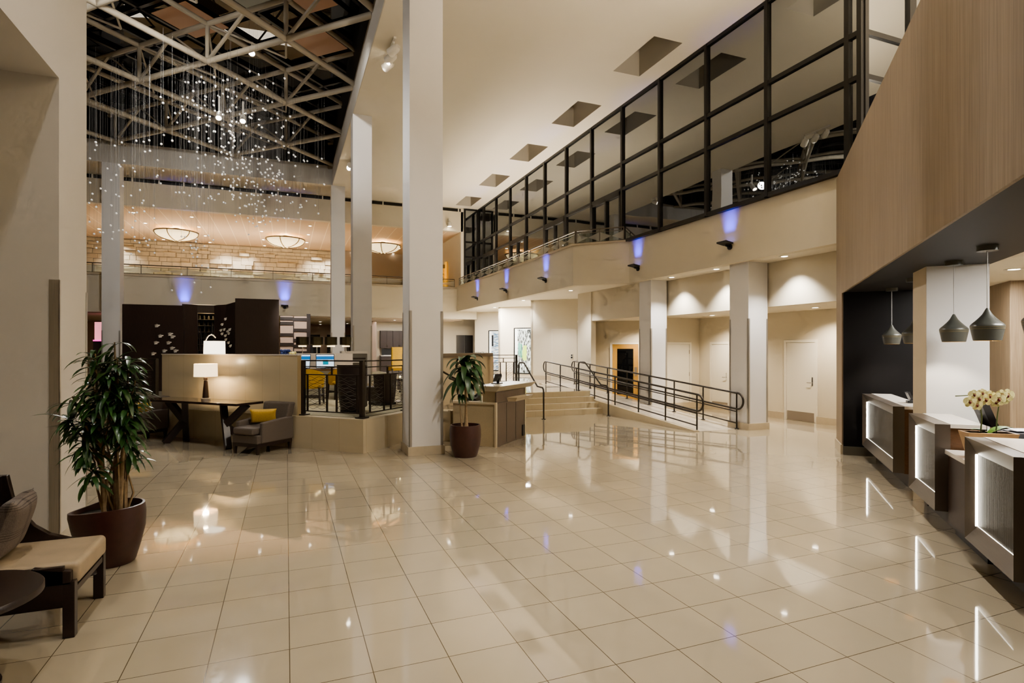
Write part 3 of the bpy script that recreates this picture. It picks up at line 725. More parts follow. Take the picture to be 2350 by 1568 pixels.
build('shaft', MB().prism([D2(8.26, 2.66), D2(8.88, 2.66), D2(8.88, 3.52), D2(8.26, 3.52)], 0, 2.85), paint_lt, rc)
build('side_face', MB().prism([D2(8.262, 2.655), D2(8.885, 2.655), D2(8.885, 2.67), D2(8.262, 2.67)], 0, 2.845), paint_tan, rc)
struct('wall_office_back', MB().prism([D2(11.57, 5.3), D2(15, 5.3), D2(15, 7.5), D2(11.57, 7.5)], 0, 3.0), wood_lt, 'pale oak wall behind the reception')
struct('wall_office_side', MB().prism([D2(-3, 8.6), D2(15, 8.6), D2(15, 8.8), D2(-3, 8.8)], 0, 3.0), paint, 'rear wall of the reception office')
struct('wall_office_end', MB().prism([D2(-3.2, 2), D2(-3, 2), D2(-3, 9), D2(-3.2, 9)], 0, 5.0), paint, 'near end wall of the reception office')

# ribbed lit panel
def ribbed_mat():
    m, nt, b = newmat('ribbed_acrylic')
    tc = nt.nodes.new('ShaderNodeTexCoord'); mp = nt.nodes.new('ShaderNodeMapping'); mp.inputs['Scale'].default_value = (90, 1, 1.2)
    nt.links.new(tc.outputs['Object'], mp.inputs[0])
    n = nt.nodes.new('ShaderNodeTexNoise'); n.inputs['Scale'].default_value = 1.0; n.inputs['Detail'].default_value = 3
    nt.links.new(mp.outputs[0], n.inputs['Vector'])
    bp = nt.nodes.new('ShaderNodeBump'); bp.inputs['Strength'].default_value = 0.3; bp.inputs['Distance'].default_value = 0.01
    nt.links.new(n.outputs['Fac'], bp.inputs['Height']); nt.links.new(bp.outputs[0], b.inputs['Normal'])
    setp(b, Base_Color=lin(0.062, 0.054, 0.042), Roughness=0.4, Metallic=0.0); b.inputs['Specular IOR Level'].default_value = 0.10
    return m
rib = ribbed_mat()
desk_front = None
def desk(t0, t1, label, extra=None):
    W = t1 - t0
    t = thing('reception_desk', label, 'reception desk', D(t0, 2.35, 0), PI / 4, 'reception desks')
    ZT_, ZB_ = 1.09, 0.21; dp = 0.065; wx = 0.095; wz = 0.135
    o = [(0, 0, ZB_), (W, 0, ZB_), (W, 0, ZT_), (0, 0, ZT_)]
    i = [(wx, -dp, ZB_ + wz), (W - wx, -dp, ZB_ + wz), (W - wx, -dp, ZT_ - wz), (wx, -dp, ZT_ - wz)]
    bk = [(0, -0.13, ZB_), (W, -0.13, ZB_), (W, -0.13, ZT_), (0, -0.13, ZT_)]
    m = MB().add(o + i + bk, [(1, 0, 4, 5), (2, 1, 5, 6), (3, 2, 6, 7), (0, 3, 7, 4), (0, 1, 9, 8), (1, 2, 10, 9), (2, 3, 11, 10), (3, 0, 8, 11)])
    build('frame', m, steel_desk, t)
    lp = build('light_panel', MB().quad(i[1], i[0], i[3], i[2]).box(wx, -0.12, ZB_ + wz, W - wx, -dp - 0.003, ZT_ - wz), rib, t)
    ld = MB(); x0, x1, z0, z1 = wx, W - wx, ZB_ + wz, ZT_ - wz; y = -dp + 0.002
    ld.box(x1 - 0.008, y, z0, x1, y + 0.016, z1); build('led_strip', ld, led_white, t)
    ld = MB().box(x0, y, z0, x0 + 0.005, y + 0.006, z1); build('led_strip', ld, led_dim, t)
    ld = MB().box(x0, y, z0, x1, y + 0.004, z0 + 0.004); build('led_strip', ld, led_dim, t)
    build('counter', MB().box(0.0, -0.13, 1.055, W, -0.42, ZT_ + 0.004), quartz, t)
    build('body', MB().box(0.02, -0.13, 0.20, W - 0.02, -0.40, 1.055), wood_br, t)
    build('kick_base', MB().box(0.0, -0.2, 0, W, -0.42, 0.20), mat('kick_dark', lin(0.02, 0.013, 0.01), 0.4), t)
    return t
desk(8.92, 11.30, 'wide reception desk with lit ribbed front, nearest the oak pier')
desk(6.99, 8.07, 'middle reception desk with lit ribbed front, right of the white column')
desk(5.07, 6.09, 'reception desk with lit ribbed front, nearest to the viewer with the orchid behind')
lc = thing('low_counter', 'dark low counter with pale top between the two nearer reception desks', 'counter', D(6.11, 2.5, 0), PI / 4)
build('counter_top', MB().box(0, 0.03, 0.80, 0.86, -0.42, 0.84), quartz, lc); build('front_panel', MB().box(0, 0, 0.12, 0.86, -0.40, 0.80), wood_dk, lc); build('kick_base', MB().box(0, -0.06, 0, 0.86, -0.4, 0.12), black_pl, lc)
lc = thing('low_counter', 'dark panel unit between the wide desk and the middle desk', 'counter', D(8.09, 2.62, 0), PI / 4)
build('front_panel', MB().box(0, 0, 0.0, 0.15, -0.25, 0.95), wood_dk, lc); build('counter_top', MB().box(0, 0.01, 0.95, 0.15, -0.26, 0.98), quartz, lc)
# work counters behind the desks
greyl = mat('grey_laminate', lin(0.10, 0.10, 0.11), 0.4)
for (ta, tb, ca, lab) in ((3.2, 6.9, 3.16, 'grey office work counter behind the nearest reception desk'), (7.38, 8.2, 2.99, 'short grey work counter behind the middle reception desk')):
    wc = thing('work_counter', lab, 'counter', D(ta, ca, 0), PI / 4); W = tb - ta
    build('counter_top', MB().box(0, 0, 0.88, W, -0.45, 0.92), greyl, wc)
    build('support_panel', MB().box(0.05, -0.03, 0, W - 0.05, -0.08, 0.88), wood_dk, wc); build('support_panel', MB().box(0.0, -0.1, 0, 0.05, -0.42, 0.88), wood_dk, wc); build('support_panel', MB().box(W - 0.05, -0.1, 0, W, -0.42, 0.88), wood_dk, wc)
fcb = thing('file_cabinet', 'dark grey file cabinet with brochures on top behind the orchid', 'cabinet', D(6.95, 3.16, 0), PI / 4)
build('carcass', MB().box(0, 0, 0, 0.40, -0.34, 1.04), greyl, fcb, bevel=0.006)
for q in range(3): build('drawer', MB().box(0.01, -0.34, 0.03 + 0.335 * q, 0.39, -0.355, 0.35 + 0.335 * q), greyl, fcb)

# monitors
def monitor(loc, rz, label, w=0.40, h=0.27, zc=0.30, screen=None, tilt=0.22, group=None, name='computer_monitor'):
    t = thing(name, label, 'monitor', loc, rz, group)
    build('base', MB().box(-0.11, -0.08, 0, 0.11, 0.08, 0.015), black_pl, t, bevel=0.004)
    build('stand', MB().beam((0, 0.02, 0.015), (0, 0.03, zc), 0.05, 0.03), black_pl, t)
    R = Matrix.Translation((0, 0, zc)) @ Matrix.Rotation(-tilt, 4, 'X')
    bz = MB().hexa([(-w / 2, 0, -h / 2), (w / 2, 0, -h / 2), (w / 2, 0, h / 2), (-w / 2, 0, h / 2)], [(-w / 2 + 0.05, 0.05, -h / 2 + 0.04), (w / 2 - 0.05, 0.05, -h / 2 + 0.04), (w / 2 - 0.05, 0.05, h / 2 - 0.03), (-w / 2 + 0.05, 0.05, h / 2 - 0.03)]).xf(R)
    build('housing', bz, black_pl, t)
    m = screen or black_pl
    build('screen', MB().quad((-w / 2 + 0.015, -0.004, -h / 2 + 0.02), (w / 2 - 0.015, -0.004, -h / 2 + 0.02), (w / 2 - 0.015, -0.004, h / 2 - 0.015), (-w / 2 + 0.015, -0.004, h / 2 - 0.015)).xf(R), m, t)
    return t
monitor(D(7.60, 3.2, 0.921), PI / 4, 'black computer monitor seen from behind, next to the orchid', w=0.44, h=0.32, zc=0.24, tilt=0.35)
monitor(D(6.60, 3.42, 0.921), PI / 4, 'black computer monitor cut by the right edge of the picture', w=0.44, h=0.32, zc=0.20, tilt=0.35)
pt = thing('payment_terminal', 'small dark payment terminal on the wide reception desk', 'terminal', D(9.55, 2.82, 1.094), PI / 4)
build('base', MB().box(-0.06, -0.05, 0, 0.06, 0.05, 0.03), black_pl, pt); build('screen', MB().box(-0.09, -0.015, 0, 0.09, 0.015, 0.11).xf(Matrix.Translation((0, 0, 0.05)) @ Matrix.Rotation(-0.4, 4, 'X')), black_pl, pt)
for i, (t0, c0) in enumerate([(7.20, 3.40), (7.15, 3.38), (7.10, 3.41)]):
    br = build('brochure', MB().box(-0.10, -0.14, 0, 0.10, 0.14, 0.006), mat('brochure_paper_%d' % i, lin(0.55, 0.56, 0.62), 0.5, noise=0.4, scale=25), None)
    br.location = D(t0, c0, 1.041 + 0.0065 * i); br.rotation_euler = (0, 0, 0.6 + 0.25 * i)
    tag(br, ['lowest printed brochure in the fan on the file cabinet', 'middle printed brochure in the fan on the file cabinet', 'topmost printed brochure in the fan on the file cabinet'][i], 'brochure', 'brochures on the file cabinet')
pd = build('paper_pad', MB().box(-0.12, -0.16, 0, 0.12, 0.16, 0.03), mat('green_pad', lin(0.30, 0.5, 0.33), 0.6), None); pd.location = D(7.9, 3.35, 0.921); pd.rotation_euler = (0, 0, 0.7)
tag(pd, 'pale green pad lying beyond the middle reception desk', 'pad')

# ---- leaves
def leaf_strip(mb, base, direction, length, width, droop, seg=5, fold=0.25, up=Vector((0, 0, 1))):
    p = Vector(base); d = Vector(direction).normalized(); st_ = length / seg
    ring = []
    for i in range(seg + 1):
        f = i / seg
        wd = width * (math.sin(PI * min(1, 0.10 + f * 0.9)) ** 0.75) * (1.0 if f < 0.999 else 0.02)
        side = d.cross(up)
        if side.length < 1e-3: side = Vector((1, 0, 0))
        side.normalize(); nrm = side.cross(d).normalized()
        ring.append((p - side * wd / 2 + nrm * fold * wd * 0.5, p.copy(), p + side * wd / 2 + nrm * fold * wd * 0.5))
        p = p + d * st_
        d = (d + Vector((0, 0, -droop)) * st_ / max(length, 0.01) * 1.6).normalized()
    vs = [v for r in ring for v in r]; fs = []
    for i in range(seg):
        a = i * 3
        fs += [(a, a + 1, a + 4, a + 3), (a + 1, a + 2, a + 5, a + 4)]
    mb.add(vs, fs)

# orchid
oc = thing('orchid', 'pale yellow orchid in a tan tray on the low counter', 'orchid', D(6.56, 2.78, 0.841), -TH - 0.25)
tray = MB(); hx, hy, hz = 0.20, 0.09, 0.24
tray.add([(-hx + 0.06, -hy + 0.02, 0), (hx - 0.06, -hy + 0.02, 0), (hx - 0.06, hy - 0.02, 0), (-hx + 0.06, hy - 0.02, 0), (-hx, -hy, hz), (hx, -hy, hz), (hx, hy, hz), (-hx, hy, hz),
          (-hx + 0.02, -hy + 0.02, hz), (hx - 0.02, -hy + 0.02, hz), (hx - 0.02, hy - 0.02, hz), (-hx + 0.02, hy - 0.02, hz)],
         [(0, 3, 2, 1), (0, 1, 5, 4), (1, 2, 6, 5), (2, 3, 7, 6), (3, 0, 4, 7), (4, 5, 9, 8), (5, 6, 10, 9), (6, 7, 11, 10), (7, 4, 8, 11)])
build('tray', tray, bamboo, oc); build('moss', MB().box(-hx + 0.025, -hy + 0.025, 0.16, hx - 0.06, hy - 0.025, hz - 0.02), soil_m, oc)
for (x, l) in ((-0.06, 0.0), (0.06, 0.03)):
    build('stem', MB().tube([(x, 0, 0.2), (x + 0.01, 0, 0.38), (x + l, 0.01, 0.50), (x - 0.08 + l, 0.0, 0.58), (x - 0.20, 0.0, 0.57)], 0.006, 6), mat('orchid_stem', lin(0.10, 0.12, 0.04), 0.6), oc, smooth=True)
lv = MB(); random.seed(5)
for (a, L_, w_) in [(0.3, 0.24, 0.11), (2.7, 0.14, 0.09), (-0.4, 0.2, 0.10)]:
    leaf_strip(lv, (0.0, 0, 0.22), (math.cos(a), math.sin(a) * 0.4, 0.7), L_, w_, 0.6)
build('foliage', lv, leaf3_m, oc, smooth=True)
def orchid_flower(cx, cy, cz, s):
    f = MB()
    for k in range(5):
        a = PI / 2 + 2 * PI * k / 5
        wv = 0.62 if k in (1, 4) else 0.42
        pc = Vector((math.cos(a), 0, math.sin(a)))
        pts = []
        for j in range(10):
            b_ = 2 * PI * j / 10
            u = 0.52 + 0.48 * math.cos(b_); v = wv * math.sin(b_)
            q = Vector((math.cos(a) * u - math.sin(a) * v, -0.12 * math.sin(u * 3), math.sin(a) * u + math.cos(a) * v))
            pts.append(Vector((cx, cy, cz)) + q * s)
        f.add(pts, [tuple(range(10))])
    o = build('flower', f, petal_m, oc)
    build('throat', MB().ball((cx, cy - 0.012, cz - 0.1 * s), (0.2 * s, 0.2 * s, 0.26 * s), 8, 5), petal_c, o, smooth=True)
for (x, z, s) in [(0.26, 0.52, 0.055), (0.21, 0.585, 0.05), (0.15, 0.55, 0.06), (0.11, 0.60, 0.045), (0.08, 0.54, 0.055), (0.03, 0.575, 0.055), (-0.03, 0.55, 0.06), (-0.08, 0.59, 0.05), (-0.12, 0.55, 0.055), (0.18, 0.49, 0.05), (-0.16, 0.585, 0.06), (0.0, 0.52, 0.045)]:
    orchid_flower(-x * 0.72 + 0.03, -0.03 + random.uniform(-0.03, 0.03), z, s)

# ---- pendants
def pendant(t0, c0, label):
    t = thing('pendant_lamp', label, 'pendant lamp', D(t0, c0, 2.845), 0, 'pendant lamps over the reception')
    build('canopy', MB().cyl((0, 0), 0.085, -0.05, 0.0, 28), pend_out, t, smooth=True)
    build('cord', MB().tube([(0, 0, -0.05), (0, 0, -0.60)], 0.005, 6), cordm, t)
    z = -0.60
    outer = [(0.010, 0), (0.020, -0.02), (0.040, -0.06), (0.068, -0.095), (0.096, -0.125), (0.122, -0.150), (0.134, -0.166), (0.135, -0.178), (0.131, -0.205), (0.110, -0.312)]
    build('shade', MB().lathe([(r, z + h) for r, h in outer], 32), pend_out, t, smooth=True)
    build('inner_shade', MB().lathe([(r - 0.006, z + h - 0.003) for r, h in outer[1:]][::-1], 32), pend_in, t, smooth=True)
    for h, r in ((-0.180, 0.1352), (-0.197, 0.1325)):
        build('gold_line', MB().lathe([(r, z + h), (r + 0.0012, z + h), (r + 0.0012, z + h - 0.004), (r, z + h - 0.004)], 32), gold, t, smooth=True)
    build('bulb', MB().ball((0, 0, z - 0.20), 0.035, 10, 8), emis('pendant_bulb', (1, 0.75, 0.42, 1), 9), t, smooth=True)
    x, y, _ = D(t0, c0)
    spot((x, y, 2.845 + z - 0.25), (x, y, 0), 26, LW, 110, 0.5, 0.05)
pendant(6.84, 2.89, 'dark grey pendant lamp, second from the right edge and hung before the white column')
pendant(7.88, 2.90, 'dark grey pendant lamp hanging in front of the left part of the white column')
pendant(9.56, 2.86, 'dark grey pendant lamp partly hidden by the white column')
pendant(10.94, 2.86, 'dark grey pendant lamp farthest away against the charcoal wall')
pendant(5.66, 2.89, 'dark grey pendant lamp cut by the right edge of the picture')

# ================================================================== RAILINGS
def tube_part(name, pts, r, t, m=bronze): return build(name, MB().tube(pts, r, 10), m, t, smooth=True)
def arc(c, r, a0, a1, n, f):
    return [f(c[0] + r * math.cos(a0 + (a1 - a0) * i / n), c[1] + r * math.sin(a0 + (a1 - a0) * i / n)) for i in range(n + 1)]
def ramp_rail(x, label):
    t = thing('ramp_railing', label, 'railing', (x, 10.3, 0), 0, 'bronze railings of the ramp')
    yy = [0.02 + 1.14 * k for k in range(8)]
    sl = ZP / 8.3
    hz = lambda y: max(0, sl * y)
    for y in yy:
        build('post', MB().tube([(0, y, hz(y) + 0.0), (0, y, hz(y) + 0.82)], 0.019, 10), bronze, t, smooth=True)
        build('base_plate', MB().cyl((0, y), 0.05, hz(y), hz(y) + 0.012, 14), bronze, t)
    y0, y1 = yy[0], yy[-1]
    top = [(0, y, hz(y) + 0.83) for y in (y1, y0)]
    mid = [(0, y, hz(y) + 0.46) for y in (y1, y0)]
    lowend = arc((y0 - 0.02, hz(y0) + 0.645), 0.185, PI / 2, 3 * PI / 2, 12, lambda a, b: (0, a, b))
    hiend = arc((y1 + 0.02, hz(y1) + 0.645), 0.185, PI / 2, -PI / 2, 12, lambda a, b: (0, a, b))
    loop = [(0, y1, hz(y1) + 0.83)] + top[1:] + lowend + mid[::-1] + hiend[::-1]
    tube_part('handrail', top + lowend + [mid[1]], 0.024, t)
    tube_part('handrail', [mid[1], mid[0]] + hiend[::-1] + [top[0]], 0.022, t)
    tube_part('bottom_rail', [(0, y1, hz(y1) + 0.13), (0, y0, hz(y0) + 0.13)], 0.016, t)
    tube_part('middle_rail', [(0, y1, hz(y1) + 0.40), (0, y0, hz(y0) + 0.40)], 0.014, t)
    for y in yy: tube_part('bracket', [(0, y, hz(y) + 0.36), (-0.05, y - 0.06, hz(y) + 0.36), (-0.05, y - 0.06, hz(y) + 0.43)], 0.007, t)
    return t
ramp_rail(8.58, 'bronze ramp railing on the side of the steps')
ramp_rail(9.72, 'bronze ramp railing on the side of the columns')
def stair_rail(x, y0, label):
    t = thing('stair_handrail', label, 'handrail', (x, y0, 0), 0, 'handrails of the stone steps')
    pts = [(0, 0, 0), (0, 0, 0.72), (0, 0.02, 0.79), (0, 0.08, 0.83), (0, 0.40, 0.84), (0, 1.32, 1.45), (0, 1.42, 1.46), (0, 1.62, 1.46), (0, 1.69, 1.44), (0, 1.72, 1.38), (0, 1.72, ZP)]
    tube_part('rail_tube', pts, 0.022, t)
    build('base_plate', MB().cyl((0, 0), 0.055, 0, 0.012, 14), bronze, t); build('base_plate', MB().cyl((0, 1.72), 0.055, ZP, ZP + 0.012, 14), bronze, t)
stair_rail(6.31, 13.60, 'bronze handrail coming down in the middle of the steps')
stair_rail(8.28, 13.60, 'bronze handrail at the right end of the steps, beside the ramp')
t = thing('side_stair', 'narrow side stair with double bronze handrail along the tall stone wall behind the kiosk', 'stair', (2.6, 11.5, 0), PI / 4)
build('stringer', MB().extrude([(0.0, 0.0), (1.75, 0.0), (1.75, 0.06), (0.0, 0.62)], 1, -0.66, -0.60), stone_plain, t)
for q in range(4): build('step', MB().box(0.0, -0.60, 0.15 * q, 1.55 - 0.40 * q, -0.055, 0.15 * (q + 1)), stone_plain, t)
tube_part('rail_tube', [(0.0, -0.63, 1.27), (1.35, -0.63, 0.90), (1.45, -0.63, 0.86), (1.66, -0.63, 0.85), (1.72, -0.63, 0.80), (1.72, -0.63, 0.0)], 0.022, t); tube_part('rail_tube', [(0.3, -0.12, 1.47), (1.95, -0.12, 0.93), (2.2, -0.12, 0.92)], 0.022, t)
tube_part('rail_post', [(0.5, -0.63, 0.45), (0.5, -0.63, 1.13)], 0.016, t); tube_part('bracket', [(1.2, -0.12, 1.17), (1.2, -0.06, 1.12)], 0.01, t)

def lounge_rail(p0, p1, label, zb=ZP, n_panels=2, end_posts=(True, True), wires=9, hgt=1.0, group='wire railings of the lounge platform', pw=0.075):
    d = Vector((p1[0] - p0[0], p1[1] - p0[1])); L = d.length
    t = thing('wire_railing', label, 'railing', (p0[0], p0[1], zb), math.atan2(d.y, d.x), group)
    for e, x in zip(end_posts, (0, L)):
        if e:
            build('post', MB().box(x - pw / 2, -pw / 2, 0, x + pw / 2, pw / 2, hgt + 0.02), bronze, t, bevel=0.004)
            build('base_plate', MB().box(x - 0.09, -0.09, 0, x + 0.09, 0.09, 0.02), bronze, t, bevel=0.003)
    build('top_rail', MB().box(-0.04, -0.03, hgt + 0.02, L + 0.04, 0.03, hgt + 0.045), bronze, t)
    build('upper_rail', MB().box(0, -0.012, hgt - 0.09, L, 0.012, hgt - 0.07), bronze, t)
    build('upper_rail', MB().box(0, -0.012, hgt - 0.24, L, 0.012, hgt - 0.22), bronze, t)
    build('bottom_rail', MB().box(0, -0.012, 0.07, L, 0.012, 0.09), bronze, t)
    pl = L / n_panels
    for k in range(n_panels):
        for x in (k * pl + 0.11, (k + 1) * pl - 0.11):
            build('bar', MB().box(x - 0.016, -0.012, 0.09, x + 0.016, 0.012, hgt - 0.24), bronze, t)
        if k: build('stub_bar', MB().box(k * pl - 0.014, -0.012, hgt - 0.24, k * pl + 0.014, 0.012, hgt - 0.09), bronze, t)
        wm = MB(); x0, x1 = k * pl + 0.125, (k + 1) * pl - 0.125
        for j in range(wires):
            zc = 0.13 + (hgt - 0.40) * (j + 0.5) / wires
            for ph in (0, PI):
                pts = [(x0 + (x1 - x0) * q / 14, 0.004 if ph else -0.004, zc + 0.036 * math.sin(2 * PI * 1.0 * q / 14 + ph + j * 0.9)) for q in range(15)]
                wm.tube(pts, 0.0032, 4, caps=False)
        build('wire_infill', wm, bronze, t)
    return t
lounge_rail((0.30, 11.50), (1.28, 10.56), 'wire railing between the partition and the platform corner')
lounge_rail((1.36, 10.62), (2.28, 11.54), 'wire railing from the platform corner to the tall column', end_posts=(False, True))
lounge_rail((-2.62, 14.30), (-3.75, 15.43), 'wire railing left of the beige partition behind the tree', n_panels=1)
lounge_rail((6.85, 19.35), (7.85, 19.30), 'short wire railing at the top of the steps', n_panels=2)

# balcony railings with etched diamonds
def etched_mat():
    m, nt, b = newmat('etched_glass'); out = nt.nodes['Material Output']
    setp(b, Base_Color=lin(0.62, 0.58, 0.50), Roughness=0.6)
    t_ = nt.nodes.new('ShaderNodeBsdfTransparent'); mx = nt.nodes.new('ShaderNodeMixShader'); mx.inputs[0].default_value = 0.42
    nt.links.new(t_.outputs[0], mx.inputs[1]); nt.links.new(b.outputs[0], mx.inputs[2]); nt.links.new(mx.outputs[0], out.inputs[0])
    return m
etched = etched_mat()
def balcony_rail(p0, p1, label, zb, n, hgt=0.42, group='glass balcony railings'):
    d = Vector((p1[0] - p0[0], p1[1] - p0[1])); L = d.length
    t = thing('balcony_railing', label, 'railing', (p0[0], p0[1], zb), math.atan2(d.y, d.x), group)
    for k in range(n + 1): build('post', MB().box(L * k / n - 0.014, -0.014, 0, L * k / n + 0.014, 0.014, hgt), mat_rail, t)
    build('top_rail', MB().tube([(0, 0, hgt), (L, 0, hgt)], 0.022, 8), mat_rail, t, smooth=True); build('middle_rail', MB().tube([(0, 0, hgt - 0.09), (L, 0, hgt - 0.09)], 0.010, 6), mat_rail, t, smooth=True); build('bottom_rail', MB().tube([(0, 0, 0.03), (L, 0, 0.03)], 0.010, 6), mat_rail, t, smooth=True)
    s = L / n
    build('glass_panel', MB().box(0.02, -0.004, 0.03, L - 0.02, 0.004, hgt - 0.09), glass_clear('clear_panel', refl=0.06), t)
    dm = MB()
    for k in range(n + 1):
        c = s * k; a0 = max(0, c - s / 2); a1 = min(L, c + s / 2)
        h0, h1 = 0.035, hgt - 0.095; hm = (h0 + h1) / 2
        for y in (-0.006,):
            if k == 0: dm.add([(0, y, h0), (a1, y, hm), (0, y, h1)], [(0, 1, 2)])
            elif k == n: dm.add([(L, y, h0), (L, y, h1), (a0, y, hm)], [(0, 1, 2)])
            else: dm.add([(c, y, h0), (a1, y, hm), (c, y, h1), (a0, y, hm)], [(0, 1, 2, 3)])
    build('etched_diamond', dm, etched, t)
    return t
mat_rail = mat('grey_bronze_rail', lin(0.13, 0.105, 0.08), 0.4, 0.6)
balcony_rail((-13.0, 29.12), (8.3, 29.12), 'long balcony railing along the far upper gallery', 5.12, 12)
balcony_rail((8.5, 28.9), (8.5, 15.96), 'balcony railing along the right balcony above the blue washers', 5.16, 11)
balcony_rail((8.52, 15.90), (9.58, 14.84), 'short angled balcony railing meeting the curtain wall', 5.16, 2)

# ================================================================== FIXTURES
DL = []
def downlight(x, y, z, label, group, e=0.0, col=LW, size=95, lit=True, r=0.085):
    if DL and lit:
        o = dup(DL[0], (x, y, z), 0.0, label, group=group)
    else:
        o = thing('recessed_downlight', label, 'downlight', (x, y, z), 0, group)
        build('trim_ring', MB().lathe([(r * 0.75, -0.004), (r, -0.008), (r + 0.03, -0.006), (r + 0.03, 0.0)], 24), lamp_off, o, smooth=True)
        build('lens', MB().cyl((0, 0), r * 0.78, -0.005, -0.002, 20), lamp_disc if lit else lamp_off, o)
        if lit: DL.append(o)
    if e: spot((x, y, z - 0.06), (x, y, 0), e, col, size, 0.7, 0.05)
    return o
gx = [-11.4, -9.0, -6.47, -4.13, -1.2, 1.13, 3.9, 6.5]; gy = [30.45, 32.8, 35.25, 37.3]
for i, x in enumerate(gx):
    for j, y in enumerate(gy):
        downlight(x, y, 8.079, 'round recessed downlight in the peach gallery ceiling', 'downlights of the upper gallery ceiling', 0)
for x in (-8.6, -3.3, -2.3, 1.7, 2.6): spot((x, 36.85, 7.98), (x, 37.8, 5.4), 210, LN, 95, 1.0, 0.1)
for (x, y) in [(-6.5, 32.5), (-1.2, 32.5), (3.9, 32.5)]: spot((x, y, 7.9), (x, y, 4.5), 260, LW, 120, 0.9, 0.2)
SL = [(9.98, 9.2, 1), (10.0, 11.3, 1), (9.98, 13.05, 1), (10.8, 16.0, 0), (9.03, 17.27, 1), (9.06, 21.5, 1), (9.3, 25.6, 1), (9.4, 19.6, 0)]
slab = ['round soffit downlight nearest the wood wall', 'round soffit downlight just right of the column at the ramp foot', 'round soffit downlight left of the column at the ramp foot', 'x',
        'round soffit downlight before the stub wall of the honey door', 'round soffit downlight above the first display window', 'round soffit downlight farthest along the folded wall', 'x']
for (x, y, v), l in zip(SL, slab):
    if v: downlight(x, y, ZS + 0.001, l, 'soffit downlights')
downlight(11.6, 9.8, 2.831, 'round downlight in the low corridor ceiling near the kick plate door', 'corridor downlights'); downlight(11.48, 13.15, 2.831, 'round downlight in the low corridor ceiling near the end wall', 'corridor downlights')
for (x, y) in [(0.14, 31.6), (0.98, 35.9), (1.8, 33.88), (1.99, 37.36), (3.44, 35.52), (5.4, 30.6), (-3.2, 32.6), (-7.6, 31.0)]:
    downlight(x, y, 3.399, 'round downlight in the low ceiling beyond the lounge', 'downlights of the low far ceiling', 26)
downlight(*D(9.9, 4.6, 2.949), 'round downlight in the pale ceiling behind the white reception column', 'office downlights')

# bowl lamps
bowl_rim = mat('bowl_rim_bronze', lin(0.16, 0.11, 0.055), 0.5)
def bowl(x, y, label):
    t = thing('bowl_pendant', label, 'ceiling lamp', (x, y, 8.08), 0, 'alabaster bowl lamps of the upper gallery')
    R_ = 0.98; zr = -0.22
    prof = [(R_ * math.sin(a), zr - 0.42 * math.cos(a)) for a in [PI / 2 * k / 10 for k in range(1, 11)]]
    build('bowl', MB().lathe([(0.001, zr - 0.42)] + prof, 40), bowl_m, t, smooth=True)
    build('rim', MB().lathe([(R_ - 0.01, zr - 0.02), (R_ + 0.045, zr - 0.025), (R_ + 0.045, zr + 0.03), (R_ - 0.01, zr + 0.03)], 40), bowl_rim, t, smooth=True)
    for k in range(6):
        a = 2 * PI * k / 6 + 0.25
        pts = [((r + 0.012) * math.cos(a), (r + 0.012) * math.sin(a), z - 0.01) for r, z in prof]
        build('rib', MB().tube(pts, 0.022, 6), bowl_rim, t, smooth=True)
    build('finial', MB().ball((0, 0, zr - 0.45), (0.07, 0.07, 0.04), 12, 6), bowl_rim, t, smooth=True)
    build('stem', MB().cyl((0, 0), 0.025, zr - 0.1, 0, 10).cyl((0, 0), 0.13, -0.05, 0, 20), bowl_rim, t, smooth=True)
    lamp_obj('bowl_light', 'POINT', (x, y, 7.98), 110, LP, shadow_soft_size=0.12)
bowl(-5.25, 33.6, 'glowing alabaster bowl lamp on the gallery ceiling, left of the bead installation tail'); bowl(-0.03, 33.6, 'glowing alabaster bowl lamp on the gallery ceiling left of the corner column'); bowl(5.25, 33.5, 'glowing alabaster bowl lamp seen between the two tall columns')

# blue washers
def washer(p, n, label, e=3.2):
    # n = room-side normal angle
    t = thing('wall_lamp', label, 'wall washer', p, n, 'blue wall washers')
    build('wall_mount', MB().cyl((0, 0), 0.07, 0, 0.0 + 0.03, 14).xf(Matrix.Rotation(PI / 2, 4, 'Y')), black_pl, t)
    build('arm', MB().beam((0.02, 0, 0), (0.14, 0, 0.03), 0.04, 0.04), black_pl, t)
    build('housing', MB().hexa([(0.05, -0.16, 0.04), (0.27, -0.16, 0.08), (0.27, 0.16, 0.08), (0.05, 0.16, 0.04)], [(0.05, -0.16, 0.08), (0.27, -0.16, 0.12), (0.27, 0.16, 0.12), (0.05, 0.16, 0.08)]), black_pl, t, bevel=0.01)
    build('lens', MB().quad((0.07, -0.12, 0.086), (0.24, -0.12, 0.118), (0.24, 0.12, 0.118), (0.07, 0.12, 0.086)), blue_lens, t)
    ca, sa = math.cos(n), math.sin(n)
    o = lamp_obj('blue_lamp', 'AREA', (p[0] + ca * 0.13, p[1] + sa * 0.13, p[2] + 0.13), e, (0.03, 0.04, 1.0), shape='RECTANGLE', size=0.30, size_y=0.05, spread=math.radians(40))
    aim(o, (p[0], p[1], p[2] + 0.80))
    return o
for (x, y, z, l) in [(9.65, 10.45, 4.24, 'blue wall washer nearest the wood wall'), (9.65, 14.18, 4.22, 'blue wall washer at the balcony bend'), (8.40, 17.9, 4.22, 'third blue wall washer from the right, on the straight balcony front'),
                     (8.40, 21.7, 4.22, 'fourth blue wall washer from the right, on the straight balcony front'), (8.40, 25.5, 4.22, 'blue wall washer farthest along the right balcony')]:
    washer((x, y, z), PI, l)
washer((-4.22, 29.0, 3.62), -PI / 2, 'blue wall washer hidden behind the curved walnut screen', 5)
washer((-0.06, 29.0, 3.82), -PI / 2, 'blue wall washer just right of the walnut screen', 5)

